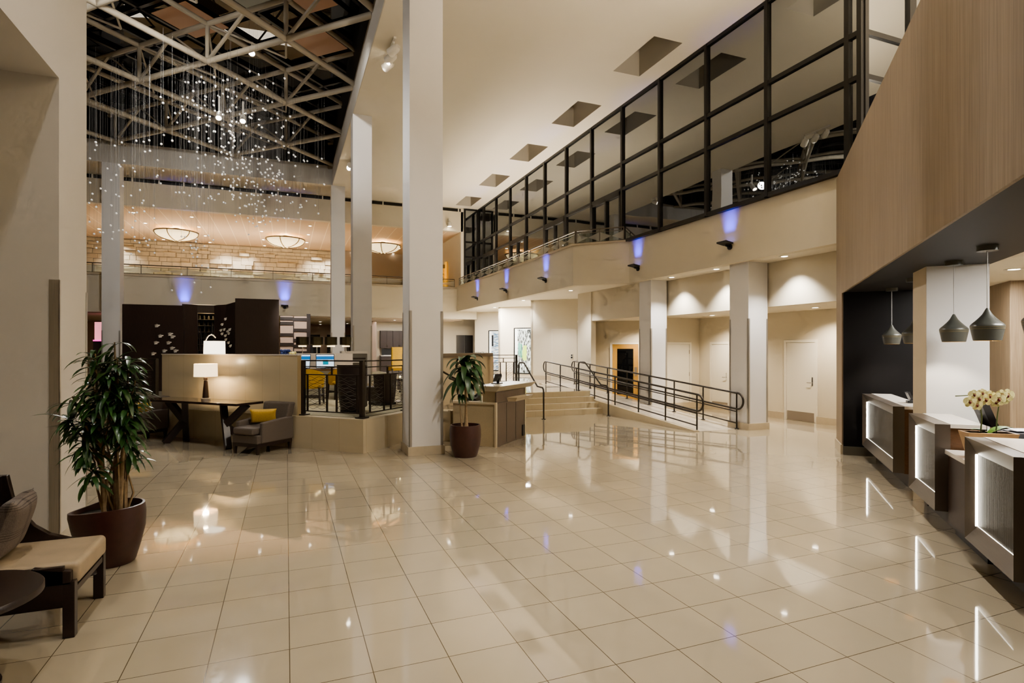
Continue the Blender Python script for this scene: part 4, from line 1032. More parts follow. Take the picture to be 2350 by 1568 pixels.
# track spots
def track(p, heads, label, aimat, e=60):
    t = thing('track_spotlight', label, 'spotlight', p, 0, 'white ceiling spotlights')
    build('track_bar', MB().box(-0.03, -0.35, -0.05, 0.03, 0.55, 0), lamp_off, t)
    for k in range(heads):
        y = -0.2 + 0.4 * k
        tgt = Vector(aimat) - Vector((p[0], p[1] + y, p[2] - 0.25)); q = tgt.to_track_quat('-Z', 'Y').to_matrix().to_4x4()
        M4 = Matrix.Translation((0, y, -0.25)) @ q
        build('yoke', MB().beam((0, y, -0.05), (0, y, -0.25), 0.03, 0.03), lamp_off, t)
        build('can', MB().lathe([(0.001, 0.16), (0.06, 0.16), (0.10, 0.10), (0.11, -0.14), (0.095, -0.14), (0.09, 0.05)], 18).xf(M4), lamp_off, t, smooth=True)
        build('lens', MB().cyl((0, 0), 0.095, -0.125, -0.12, 16).xf(M4), lamp_disc if k == 1 or heads == 1 else lamp_off, t)
    w = Vector((p[0], p[1] + 0.2, p[2] - 0.42))
    spot(w, aimat, e, LN, 60, 0.5, 0.06)
track((2.42, 14.0, ZC), 3, 'cluster of white ceiling spotlights left of the tall column', (-1.5, 20, 7), 350)
track((2.40, 23.2, ZC), 2, 'cluster of white ceiling spotlights before the far skylight corner', (-1.5, 20, 7), 300)
t = thing('wall_spotlight', 'small white spotlight on the header wall beside the curtain wall', 'spotlight', (7.95, 28.98, 8.55))
build('wall_mount', MB().box(-0.04, -0.08, 0, 0.04, 0, 0.12), lamp_off, t); build('can', MB().lathe([(0.02, 0.0), (0.09, -0.06), (0.11, -0.28)], 16, (0, -0.16, 0)), lamp_off, t, smooth=True); build('lens', MB().cyl((0, -0.16), 0.105, -0.275, -0.27, 16), lamp_disc, t)
for (p, l) in [((-2.04, 20.9, 9.6), 'white spotlight clamped to the truss at the left of the pair'), ((-1.33, 20.9, 9.6), 'white spotlight clamped to the truss at the right of the pair'), ((-0.95, 18.8, 10.9), 'white spotlight high in the truss')]:
    t = thing('truss_spotlight', l, 'spotlight', p)
    build('clamp', MB().box(-0.03, -0.03, -0.05, 0.03, 0.03, 0.50 if p[2] < 10 else 0.2), lamp_off, t)
    M4 = Matrix.Rotation(math.radians(-38), 4, 'X')
    build('can', MB().lathe([(0.001, 0.02), (0.09, 0.0), (0.10, -0.28), (0.085, -0.28), (0.08, -0.1)], 16).xf(M4), lamp_off, t, smooth=True)
    build('lens', MB().cyl((0, 0), 0.088, -0.255, -0.25, 16).xf(M4), lamp_disc, t)

# bead installation
random.seed(21)
ch = thing('bead_chandelier', 'hanging installation of mirror glass beads on fine wires under the skylight', 'chandelier', (-1.4, 20.2, ZB))
pts = []
def addb(n, fx):
    for _ in range(n): pts.append(fx())
R = random
addb(210, lambda: (R.gauss(-1.0, 0.95), R.gauss(20.6, 1.3), R.uniform(6.0, 8.6)))
addb(150, lambda: (R.gauss(-1.9, 0.8), R.gauss(19.8, 1.2), R.uniform(6.6, 9.6)))
addb(60, lambda: (R.gauss(-1.3, 0.7), R.gauss(19.0, 0.8), R.uniform(8.6, 9.95)))
addb(80, lambda: (R.uniform(-5.6, -3.6), R.uniform(18.6, 21.5), R.uniform(4.9, 7.9)))
addb(24, lambda: (R.gauss(-2.75, 0.25), R.gauss(20.0, 0.4), R.uniform(3.6, 5.6)))
pts = [(max(-6.0, min(1.3, x)), y, min(z, 9.9)) for x, y, z in pts]
pts.sort(key=lambda p: p[1])
ox, oy, oz = ch.location
pts = [p for p in pts if not any((p[0] - a) ** 2 + (p[1] - b) ** 2 < 0.06 for a, b in ((-2.04, 20.9), (-1.33, 20.9), (-0.95, 18.8), (-2.04, 20.7), (-1.33, 20.7), (-0.95, 18.6)))]
first = None
for k, (x, y, z) in enumerate(pts[:100]):
    if first is None:
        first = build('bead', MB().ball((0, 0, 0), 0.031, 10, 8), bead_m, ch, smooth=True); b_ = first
    else:
        b_ = first.copy(); C.objects.link(b_); b_.parent = ch
    b_.location = (x - ox, y - oy, z - oz)
rest = MB()
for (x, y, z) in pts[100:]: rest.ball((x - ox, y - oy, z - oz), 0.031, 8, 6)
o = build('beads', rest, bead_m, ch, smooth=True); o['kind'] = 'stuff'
wr = MB()
for (x, y, z) in pts: wr.tube([(x - ox, y - oy, z - oz + 0.03), (x - ox, y - oy, 0.0)], 0.0016, 3, caps=False)
o = build('wires', wr, wire_m, ch); o['kind'] = 'stuff'

# ================================================================== FOREGROUND LEFT
# pots and plants
def pot_left():
    t = thing('potted_tree', 'tall leafy potted tree in a teardrop shaped maroon pot beside the lounge chair', 'potted plant', (-1.40, 5.86, 0))
    n = 40; prof = [(0.16, 0.0), (0.175, 0.02), (0.215, 0.16), (0.245, 0.30), (0.25, 0.42), (0.24, 0.50)]
    def ringpt(r, z, j):
        a = 2 * PI * j / n
        # teardrop : pinched towards angle A0
        A0 = math.radians(190)
        da = math.atan2(math.sin(a - A0), math.cos(a - A0))
        pk = 1 + 0.30 * math.exp(-(da / 0.42) ** 2) * (z / 0.5)
        zz_ = z - (0.035 * math.exp(-(da / 0.9) ** 2) if z > 0.45 else 0)
        return (r * pk * math.cos(a), r * pk * math.sin(a), zz_)
    vs = []; fs = []
    full = prof + [(0.222, 0.502), (0.215, 0.44)]
    for r, z in full:
        for j in range(n): vs.append(ringpt(r, z, j))
    for i in range(len(full) - 1):
        for j in range(n): fs.append((i * n + j, i * n + (j + 1) % n, (i + 1) * n + (j + 1) % n, (i + 1) * n + j))
    fs.append(tuple(range(n))[::-1])
    build('pot', MB().add(vs, fs), pot_m, t, smooth=True)
    build('soil', MB().add([ringpt(0.219, 0.44, j) for j in range(n)], [tuple(range(n))]), soil_m, t)
    random.seed(12)
    fol = MB()
    stems = []
    base = [(0.02, 0.02), (-0.06, 0.0), (0.06, -0.02), (-0.02, 0.06), (0.03, 0.07), (0.09, 0.03)]
    tips = [(0.02, 0.0, 1.88), (-0.13, 0.02, 1.78), (0.15, 0.02, 1.72), (-0.28, -0.02, 1.42), (0.26, 0.05, 1.55), (-0.22, 0.05, 1.20), (0.20, -0.05, 1.30), (0.0, -0.06, 1.60), (-0.08, 0.08, 1.66), (0.18, -0.02, 1.05), (-0.18, 0.0, 0.98), (0.10, 0.08, 1.44), (-0.32, 0.03, 1.22), (0.28, 0.0, 1.36), (-0.02, -0.08, 1.38), (0.06, -0.05, 1.74), (-0.12, -0.06, 1.50), (0.20, 0.06, 0.92), (-0.14, -0.05, 0.80), (-0.24, 0.06, 1.08)]
    tips = [(x * (0.62 if x > 0 and z < 1.6 else (0.8 if x > 0 else 1.0)), y, z + 0.03) for x, y, z in tips]
    for i, (x, y, z) in enumerate(tips):
        bx, by = base[i % 6]
        k = [Vector((bx, by, 0.40)), Vector((bx * 1.2 + x * 0.15 + random.uniform(-0.03, 0.03), by + y * 0.2, 0.40 + (z - 0.4) * 0.33)), Vector((bx * 0.5 + x * 0.55 + random.uniform(-0.03, 0.03), by * 0.5 + y * 0.6, 0.40 + (z - 0.4) * 0.66)), Vector((x, y, z))]
        r0 = 0.021 if i < 6 else 0.011
        stems.append(k)
        build('stem', MB().tube(k, [r0, r0 * 0.85, r0 * 0.6, 0.006], 8), bark_m, t, smooth=True)
        for q in range(34 if z > 1.15 else 18):
            f = random.random() ** 0.7
            p = k[2].lerp(k[3], f) if z > 1.1 else k[3] + Vector((0, 0, -0.12 * (1 - f)))
            a = random.uniform(0, 2 * PI); el = random.uniform(-0.5, 0.75) * (0.3 + f)
            leaf_strip(fol, p, (math.cos(a), math.sin(a), el), random.uniform(0.17, 0.28), random.uniform(0.028, 0.046), random.uniform(0.4, 1.5), 6)
    build('foliage', fol, leaf_m, t, smooth=True)
pot_left()
def corn_plant():
    t = thing('potted_corn_plant', 'corn plant with broad arching leaves in a round maroon pot beside the kiosk', 'potted plant', (2.88, 9.42, 0))
    prof = [(0.001, 0.0), (0.195, 0.0), (0.21, 0.03), (0.255, 0.2), (0.272, 0.36), (0.270, 0.47), (0.258, 0.545), (0.235, 0.545), (0.232, 0.48)]
    build('pot', MB().lathe(prof, 36), pot_m, t, smooth=True)
    build('soil', MB().cyl((0, 0), 0.232, 0.44, 0.48, 28), soil_m, t)
    random.seed(4)
    build('cane', MB().tube([(0.01, 0, 0.46), (0.015, 0, 0.60), (0.01, 0.0, 0.9), (0.0, 0, 1.28)], [0.05, 0.030, 0.018, 0.022], 10), bark_m, t, smooth=True)
    build('cane', MB().tube([(-0.05, 0.02, 0.46), (-0.06, 0.02, 0.56), (-0.085, 0.02, 0.80), (-0.10, 0.01, 1.08)], [0.03, 0.018, 0.009, 0.008], 8), bark_m, t, smooth=True)
    build('crown_knot', MB().ball((0, 0, 1.28), (0.05, 0.05, 0.07), 10, 8), bark_m, t, smooth=True)
    fol = MB()
    for q in range(46):
        f = q / 45
        a = q * 2.399; z = 1.28 + 0.38 * f
        el = -0.25 + 1.5 * f + random.uniform(-0.2, 0.2)
        L_ = random.uniform(0.46, 0.62) * (1 - 0.3 * f)
        if math.sin(a) > 0.1 and math.cos(a) < 0.35: L_ *= 0.55
        leaf_strip(fol, (0.02 * math.cos(a), 0.02 * math.sin(a), z), (math.cos(a), math.sin(a), el), L_, random.uniform(0.10, 0.135), random.uniform(1.1, 2.3), 9, fold=0.25)
    for q in range(9):
        a = q * 2.2
        leaf_strip(fol, (-0.10, 0.01, 1.06), (math.cos(a), math.sin(a), 0.2), 0.26, 0.055, 1.8, 7)
    build('foliage', fol, leaf2_m, t, smooth=True)
corn_plant()

# lounge chair
def lounge_chair():
    t = thing('lounge_chair', 'dark wood lounge chair with tan leather seat and sweeping sides at the left edge', 'chair', (-1.26, 4.42, 0))
    # local: front edge at x=0 facing +x, width along +y 0..0.66
    Wd = 0.68
    for (x, y) in ((-0.065, 0.0), (-0.065, Wd - 0.06)):
        build('leg', MB().box(x, y, 0, x + 0.065, y + 0.06, 0.36), wood_fur, t, bevel=0.004)
    for y in (0.03, Wd - 0.09):
        build('leg', MB().hexa([(-0.80, y, 0), (-0.74, y, 0), (-0.74, y + 0.06, 0), (-0.80, y + 0.06, 0)], [(-0.70, y, 0.36), (-0.63, y, 0.36), (-0.63, y + 0.06, 0.36), (-0.70, y + 0.06, 0.36)]), wood_fur, t)
    build('apron', MB().box(-0.72, 0.0, 0.20, -0.06, 0.035, 0.46).box(-0.72, Wd - 0.035, 0.24, -0.06, Wd, 0.44).box(-0.04, 0.06, 0.27, -0.005, Wd - 0.06, 0.31), wood_fur, t, bevel=0.003)
    build('stretcher', MB().beam((-0.70, Wd - 0.06, 0.14), (-0.05, 0.05, 0.20), 0.03, 0.03).beam((-0.70, 0.06, 0.14), (-0.05, Wd - 0.05, 0.20), 0.03, 0.03), wood_fur, t)
    # sweeping sides
    up = [(-0.02, 0.425), (-0.12, 0.445), (-0.22, 0.468), (-0.33, 0.51), (-0.42, 0.58), (-0.49, 0.68), (-0.545, 0.80), (-0.575, 0.955)]
    lo = [(-0.66, 0.955), (-0.65, 0.80), (-0.62, 0.62), (-0.58, 0.50), (-0.50, 0.40), (-0.36, 0.36), (-0.2, 0.345), (-0.02, 0.34)]
    poly = up + lo
    build('side_panel', MB().extrude(poly, 1, Wd - 0.05, Wd), wood_fur, t, bevel=0.005)
    build('side_panel', MB().extrude(up[:3] + lo[5:], 1, 0.0, 0.045), wood_fur, t, bevel=0.005)
    bk = MB().extrude([(-0.60, 0.955), (-0.66, 0.955), (-0.655, 0.78), (-0.62, 0.58), (-0.58, 0.44), (-0.52, 0.44), (-0.57, 0.62), (-0.60, 0.80)], 1, 0.05, Wd - 0.05)
    build('backrest', bk, wood_fur, t)
    build('seat_cushion', MB().box(-0.60, 0.045, 0.325, 0.015, Wd - 0.03, 0.47), leather_tan, t, smooth=True, bevel=0.035, seg=5)
lounge_chair()
def plaid():
    m, nt, b = newmat('grey_plaid')
    tc = nt.nodes.new('ShaderNodeTexCoord'); sp = nt.nodes.new('ShaderNodeSeparateXYZ'); nt.links.new(tc.outputs['Generated'], sp.inputs[0])
    def stripes(q, per, w, off):
        f = math_node(nt, 'FRACT', math_node(nt, 'ADD', math_node(nt, 'MULTIPLY', q, per), off))
        return math_node(nt, 'LESS_THAN', f, w)
    thin = math_node(nt, 'MULTIPLY', stripes(sp.outputs[2], 24, 0.28, 0.0), stripes(sp.outputs[2], 2, 0.28, 0.35))
    wide = stripes(sp.outputs[1], 2, 0.22, 0.1)
    k = math_node(nt, 'SUBTRACT', 1.0, math_node(nt, 'ADD', math_node(nt, 'MULTIPLY', thin, 0.55), math_node(nt, 'MULTIPLY', wide, 0.25)))
    no = nt.nodes.new('ShaderNodeTexNoise'); no.inputs['Scale'].default_value = 150; nt.links.new(tc.outputs['Object'], no.inputs['Vector'])
    k = math_node(nt, 'MULTIPLY', k, math_node(nt, 'ADD', no.outputs['Fac'], 0.5))
    x = nt.nodes.new('ShaderNodeVectorMath'); x.operation = 'SCALE'; x.inputs[0].default_value = (0.155, 0.125, 0.105); nt.links.new(k, x.inputs['Scale'])
    nt.links.new(x.outputs[0], b.inputs['Base Color']); b.inputs['Roughness'].default_value = 0.9
    return m
cu = build('cushion', MB().pillow((0, 0, 0), (0.44, 0.15, 0.40), (-0.30, 0, -PI / 2 + 0.06)), plaid(), None, smooth=True)
cu.location = (-1.70, 4.75, 0.682); tag(cu, 'grey plaid cushion leaning in the dark lounge chair', 'cushion')
rt = thing('round_table', 'round dark wood side table cut by the left edge', 'table', (-1.66, 3.93, 0))
build('table_top', MB().lathe([(0.001, 0.475), (0.36, 0.475), (0.385, 0.485), (0.385, 0.515), (0.38, 0.522), (0.001, 0.522)], 48), wood_fur, rt, smooth=True)
build('pedestal', MB().lathe([(0.03, 0.02), (0.03, 0.475)], 16), wood_fur, rt, smooth=True); build('base', MB().lathe([(0.001, 0.0), (0.2, 0.0), (0.2, 0.018), (0.04, 0.03)], 32), wood_fur, rt, smooth=True)

# ================================================================== CONSOLE GROUP
def armchair():
    t = thing('armchair', 'grey tweed armchair right of the console table', 'armchair', (-0.40, 10.82, 0), PI / 4 + PI, 'tweed armchairs at the console table')
    # local: front at y=0 facing... x axis from front-right corner: build with front along +x, depth -> -y mapped below
    # local frame after rotation by 225deg: +x = (-.7,-.7) (toward viewer), +y = (.7,-.7)
    return t
def armchair_at(loc, label):
    t = thing('armchair', label, 'armchair', loc, PI / 4, 'tweed armchairs at the console table')
    # local x = depth toward the partition, local y = along the front toward the left of the picture
    Dp, Wd = 0.86, 0.66
    for (x, y) in ((0.03, 0.03), (0.03, Wd - 0.09), (Dp - 0.09, 0.03), (Dp - 0.09, Wd - 0.09)):
        build('leg', MB().hexa([(x + 0.01, y + 0.01, 0), (x + 0.045, y + 0.01, 0), (x + 0.045, y + 0.045, 0), (x + 0.01, y + 0.045, 0)], [(x, y, 0.17), (x + 0.06, y, 0.17), (x + 0.06, y + 0.06, 0.17), (x, y + 0.06, 0.17)]), wood_fur, t)
    build('base_rail', MB().box(0.03, 0.03, 0.13, Dp - 0.03, Wd - 0.03, 0.19), wood_fur, t)
    build('seat_base', MB().box(0.02, 0.03, 0.19, Dp - 0.05, Wd - 0.03, 0.34), fabric_gr, t, bevel=0.015)
    build('seat_cushion', MB().box(-0.02, 0.085, 0.345, 0.66, Wd - 0.085, 0.47), fabric_gr, t, smooth=True, bevel=0.035, seg=4)
    for y in (0.0, Wd - 0.085):
        build('armrest', MB().extrude([(0.10, 0.19), (Dp - 0.02, 0.19), (Dp - 0.02, 0.60), (0.55, 0.595), (0.12, 0.555)], 1, y, y + 0.085), fabric_gr, t, smooth=True, bevel=0.025, seg=3)
    build('backrest', MB().hexa([(0.64, 0.04, 0.40), (Dp - 0.06, 0.04, 0.40), (Dp - 0.06, Wd - 0.04, 0.40), (0.64, Wd - 0.04, 0.40)], [(0.74, 0.0, 0.86), (Dp + 0.04, 0.0, 0.86), (Dp + 0.04, Wd, 0.86), (0.74, Wd, 0.86)]), fabric_gr, t, smooth=True, bevel=0.035, seg=4)
    return t
armchair_at((-0.46, 10.76, 0), 'grey tweed armchair right of the console table')
armchair_at((-2.88, 13.16, 0), 'grey tweed armchair left of the console table, partly behind the tree')
def yc(loc, rz, label):
    c = build('cushion', MB().pillow((0, 0, 0), (0.46, 0.12, 0.27), (0.30, 0, 0), 0.10), fabric_ye, None, smooth=True)
    c.location = loc; c.rotation_euler = (0, 0, rz); tag(c, label, 'cushion', 'mustard cushions')
def loc45(root, x, y, z): return (root[0] + (x - y) / S2, root[1] + (x + y) / S2, z)
yc(loc45((-0.46, 10.76), 0.44, 0.33, 0.635), -0.12, 'mustard yellow lumbar cushion on the armchair right of the table')
yc(loc45((-2.88, 13.16), 0.44, 0.33, 0.635), -0.12, 'mustard yellow lumbar cushion on the armchair behind the tree')
ct = thing('console_table', 'long dark wood console table with splayed K shaped legs', 'table', (-0.40, 11.86, 0), 3 * PI / 4)
build('table_top', MB().box(0, 0.0, 0.81, 2.55, 0.62, 0.855), wood_mat('espresso_top', lin(0.022, 0.012, 0.009), lin(0.04, 0.023, 0.016), 0.12, stretch=(2, 30, 8), coat=0.5), ct, bevel=0.004)
for pieces in ([((.30, .54, 0), (.62, .38, .81)), ((.47, .46, .42), (.10, .30, .81)), ((.47, .46, .42), (.14, .12, 0))], [((1.98, .12, 0), (1.74, .33, .81)), ((1.87, .24, .42), (2.26, .30, .81)), ((1.87, .24, .42), (2.0, .56, 0))]):
    for a, b_ in pieces: build('leg', MB().beam(a, b_, 0.11, 0.12), wood_fur, ct)
def lamp_table():
    p = Vector((-0.40, 11.86)) + Vector((-1, 1)) / S2 * 1.19 + Vector((-1, -1)) / S2 * 0.30
    t = thing('table_lamp', 'table lamp with cream drum shade and dark tapered base on the console table', 'table lamp', (p.x, p.y, 0.855))
    build('base', MB().lathe([(0.001, 0), (0.085, 0), (0.085, 0.035), (0.06, 0.045)], 24), steel, t, smooth=True)
    build('body', MB().lathe([(0.062, 0.04), (0.036, 0.36), (0.038, 0.44)], 20), wood_fur, t, smooth=True)
    build('band', MB().lathe([(0.037, 0.37), (0.041, 0.372), (0.041, 0.385), (0.037, 0.387)], 20), chrome, t, smooth=True)
    build('lamp_shade', MB().lathe([(0.205, 0.46), (0.21, 0.46), (0.205, 0.71), (0.200, 0.71)], 36), shade_warm, t, smooth=True)
    lamp_obj('lamp_bulb', 'POINT', (p.x, p.y, 0.855 + 0.50), 24, LP, shadow_soft_size=0.05)
    lamp_obj('lamp_bulb', 'POINT', (p.x, p.y, 0.855 + 0.74), 8, LP, shadow_soft_size=0.05)
lamp_table()

# ---- kiosk
k = thing('concierge_kiosk', 'angled concierge kiosk of beige granite and brown metal with stepped tops', 'kiosk', (3.66, 10.02, 0), PI / 4)
build('metal_front', MB().box(0.03, 0.0, 0.0, 1.46, 0.03, 1.03), metal_br, k)
for x in (0.50, 0.96): build('panel_joint', MB().box(x, -0.003, 0.03, x + 0.008, 0.0, 0.80), black_pl, k)
build('panel_joint', MB().box(0.03, -0.003, 0.825, 1.46, 0, 0.832), black_pl, k)
for gx_ in (0.03, 1.42): build('granite_side', MB().box(gx_, 0.03, 0.0, gx_ + 0.04, 0.93, 0.80), granite, k)
build('corner_trim', MB().box(0.0, -0.01, 0, 0.045, 0.03, 0.84), stone_plain, k); build('corner_trim', MB().box(1.44, -0.01, 0, 1.49, 0.03, 1.06), stone_plain, k)
build('lower_counter', MB().box(0.0, 0.03, 0.80, 1.48, 0.97, 0.84), stone_plain, k)
build('riser', MB().box(0.07, 0.03, 0.84, 1.42, 0.31, 1.05), granite, k)
build('upper_top', MB().hexa([(-0.10, -0.06, 1.06), (1.52, -0.10, 1.06), (1.52, 0.36, 1.06), (-0.10, 0.40, 1.06)], [(-0.16, -0.16, 1.16), (1.62, -0.20, 1.16), (1.62, 0.42, 1.16), (-0.16, 0.44, 1.16)]), mat('pale_stone_top', lin(0.50, 0.44, 0.33), 0.3, noise=0.06, scale=20), k)
build('bag_shelf', MB().hexa([(0.56, 0.0, 0.82), (1.40, 0.0, 0.82), (1.40, -0.14, 0.82), (0.62, -0.14, 0.82)], [(0.50, 0.0, 0.90), (1.42, 0.0, 0.90), (1.42, -0.20, 0.90), (0.56, -0.20, 0.90)]), stone_plain, k)
build('power_box', MB().box(1.30, -0.02, 0.04, 1.40, 0.0, 0.27), black_pl, k)
monitor((3.66 + (0.62 - 0.26) / S2, 10.02 + (0.62 + 0.26) / S2, 1.161), PI / 4 + PI, 'small dark monitor on top of the kiosk', w=0.30, h=0.16, zc=0.12, tilt=0.35)
ph = thing('desk_phone', 'black telephone on the lower counter of the kiosk', 'telephone', (3.66 + (0.3 - 0.62) / S2, 10.02 + (0.3 + 0.62) / S2, 0.842), PI / 4)
build('base', MB().hexa([(-0.1, -0.1, 0), (0.1, -0.1, 0), (0.1, 0.1, 0), (-0.1, 0.1, 0)], [(-0.1, -0.1, 0.04), (0.1, -0.1, 0.10), (0.1, 0.1, 0.10), (-0.1, 0.1, 0.04)]), black_pl, ph); build('handset', MB().tube([(-0.06, -0.07, 0.09), (0.0, -0.07, 0.12), (0.08, -0.07, 0.13)], 0.022, 8), black_pl, ph, smooth=True)

# ================================================================== LOUNGE BEHIND THE RAILING
ws = thing('wall_screen', 'tall dark walnut screen wall with a curved middle bay', None, (0, 0, 0), kind='structure')
build('left_panel', MB().box(-4.42, 19.5, ZP, -2.86, 19.62, 3.16), wood_dk, ws)
cpts = [(-2.92, 19.62), (-2.55, 19.95), (-2.1, 20.05), (-1.75, 19.9), (-1.45, 19.55)]
cv = MB()
for (a, b_), (za, zb_) in zip(zip(cpts[:-1], cpts[1:]), [(3.22, 3.22), (3.22, 3.23), (3.23, 3.25), (3.25, 3.32)]):
    if a == cpts[1]:      # opening through to the wine wall
        cv.hexa([(a[0], a[1], 2.98), (b_[0], b_[1], 2.98), (b_[0], b_[1] + 0.08, 2.98), (a[0], a[1] + 0.08, 2.98)], [(a[0], a[1], za), (b_[0], b_[1], zb_), (b_[0], b_[1] + 0.08, zb_), (a[0], a[1] + 0.08, za)])
        cv.box(a[0], a[1], ZP, b_[0], b_[1] + 0.04, 1.0)
    else:
        cv.hexa([(a[0], a[1], ZP), (b_[0], b_[1], ZP), (b_[0], b_[1] + 0.08, ZP), (a[0], a[1] + 0.08, ZP)], [(a[0], a[1], za), (b_[0], b_[1], zb_), (b_[0], b_[1] + 0.08, zb_), (a[0], a[1] + 0.08, za)])
build('curved_panel', cv, wood_dk, ws)
build('right_panel', MB().box(-1.46, 19.45, ZP, -0.21, 19.6, 3.42), wood_dk, ws)
wr = thing('wine_rack', 'lit bottle rack seen through the opening of the walnut screen', 'wine rack', (-2.35, 20.7, ZP))
build('back_panel', MB().box(-0.5, 0.3, 0, 0.5, 0.32, 2.7), mat('rack_dark', lin(0.02, 0.015, 0.012), 0.6), wr)
for q in range(7): build('shelf', MB().box(-0.5, 0.0, 1.2 + 0.2 * q, 0.5, 0.3, 1.21 + 0.2 * q), mat('rack_shelf', lin(0.2, 0.16, 0.11), 0.4), wr)
build('glow_panel', MB().box(-0.5, 0.28, 2.45, 0.5, 0.3, 2.7), emis('rack_glow', (1, 0.75, 0.45, 1), 1.2), wr)
bm = MB().lathe([(0.001, 0), (0.032, 0), (0.032, 0.11), (0.012, 0.14), (0.012, 0.18)], 10)
bot = None
for q in range(6):
    for i in range(7):
        p_ = (-2.75 + 0.13 * i + 0.02 * (q % 2), 20.85, ZP + 1.212 + 0.2 * q)
        if bot is None: bot = build('wine_bottle', bm, mat('bottle_glass', lin(0.10, 0.08, 0.05), 0.15, coat=0.5), None, smooth=True); o = bot
        else: o = bot.copy(); C.objects.link(o)
        o.location = p_; tag(o, 'small dark bottle on the rack behind the walnut screen', 'bottle', 'bottles on the lit rack')
lamp_obj('rack_light', 'POINT', (-2.35, 20.6, 3.1), 8, LP, shadow_soft_size=0.05)
# reeds in the opening
rd = thing('reed_arrangement', 'dark upright twigs standing in the opening of the walnut screen', 'twigs', (-2.36, 20.2, 0.601))
random.seed(9)
for q in range(9):
    x = -0.30 + 0.07 * q
    build('twig', MB().tube([(x, 0, 0), (x + random.uniform(-.04, .04), 0.0, 1.1), (x + random.uniform(-.06, .06), 0, random.uniform(1.7, 2.2))], 0.014, 5), black_pl, rd)
# white birds
def bird(x, y, z, s, rz, label, group):
    t = thing('wall_art', label, 'wall ornament', (x, y, z), 0, group)
    b_ = MB().ball((0, -0.04, 0), (0.10 * s, 0.03, 0.035 * s), 10, 6)
    for sd in (1, -1):
        b_.add([(-0.03 * s, -0.05, 0.01), (0.05 * s, -0.05, 0.015), (0.02 * s, -0.09, 0.07 * s * sd), (-0.09 * s, -0.09, 0.05 * s * sd)], [(0, 1, 2, 3)])
    b_.xf(Matrix.Rotation(rz, 4, 'Y'))
    build('body', b_, white_cer, t, smooth=True); build('mount_pin', MB().tube([(0, -0.03, 0), (0, 0.0, 0)], 0.008, 6), chrome, t)
for i, (x, z) in enumerate([(-3.53, 2.54), (-3.44, 2.24), (-3.19, 2.30), (-3.13, 2.22), (-3.55, 2.04), (-3.23, 2.04), (-3.14, 1.88), (-3.34, 1.80), (-3.05, 1.80), (-3.62, 1.72)]):
    bird(x, 19.49, z, 0.72, -0.25, 'white ceramic bird on the flat left panel of the walnut screen', 'birds on the left walnut panel')
for i, (x, z) in enumerate([(-1.75, 2.79), (-1.85, 2.62), (-1.89, 2.44), (-1.79, 2.46), (-1.62, 2.46), (-1.65, 2.34), (-1.75, 2.27), (-1.74, 2.15), (-1.68, 2.40), (-1.85, 2.33), (-1.66, 2.05), (-1.60, 1.95)]):
    bird(x, 19.9 - 0.3 * (x + 1.9) / 0.3 * 0.9, z, 0.55, -0.9, 'white ceramic bird on the curved bay of the walnut screen', 'birds on the curved walnut bay')

# arc floor lamp behind the partition
fl_ = thing('arc_floor_lamp', 'arc floor lamp with white drum shade behind the partition', 'floor lamp', (-1.62, 13.62, ZP))
build('base', MB().cyl((0, 0), 0.15, 0, 0.02, 24), steel, fl_); 
apts = [(0, 0, 0.02), (0, 0, 1.2)] + [(0.14 - 0.14 * math.cos(a), 0, 1.2 + 0.36 * math.sin(a)) for a in [PI * q / 10 for q in range(1, 8)]]
build('pole', MB().tube(apts, 0.012, 8), steel, fl_, smooth=True)
build('lamp_shade', MB().lathe([(0.205, 1.08), (0.21, 1.08), (0.205, 1.42), (0.2, 1.42)], 32, (0.20, 0, 0)), shade_white, fl_, smooth=True)
lamp_obj('floor_lamp_bulb', 'POINT', (-1.42, 13.62, ZP + 1.25), 12, LP, shadow_soft_size=0.06)

# striped shelf screen
ss = thing('shelf_screen', 'dark slatted divider screen with pale panels right of the walnut screen', 'divider screen', (-0.18, 20.4, ZP))
build('frame', MB().box(0.83, 0, 0, 0.95, 0.12, 2.44).box(0.40, 0, 0, 0.43, 0.05, 2.3), wood_dk, ss)
pale = mat('pale_slat_panel', lin(0.62, 0.45, 0.36), 0.6)
for x0, x1, zs in ((0.0, 0.40, [2.22, 2.06, 1.68, 1.36, 1.08, 0.8]), (0.43, 0.83, [2.2, 1.84, 1.5, 1.3, 1.08, 0.8])):
    zlast = 2.36
    for z in zs:
        build('slat', MB().box(x0, 0, z, x1, 0.06, z + 0.10), wood_dk, ss); 
    build('panel', MB().box(x0, 0.045, 0, x1, 0.05, 2.36), pale, ss)

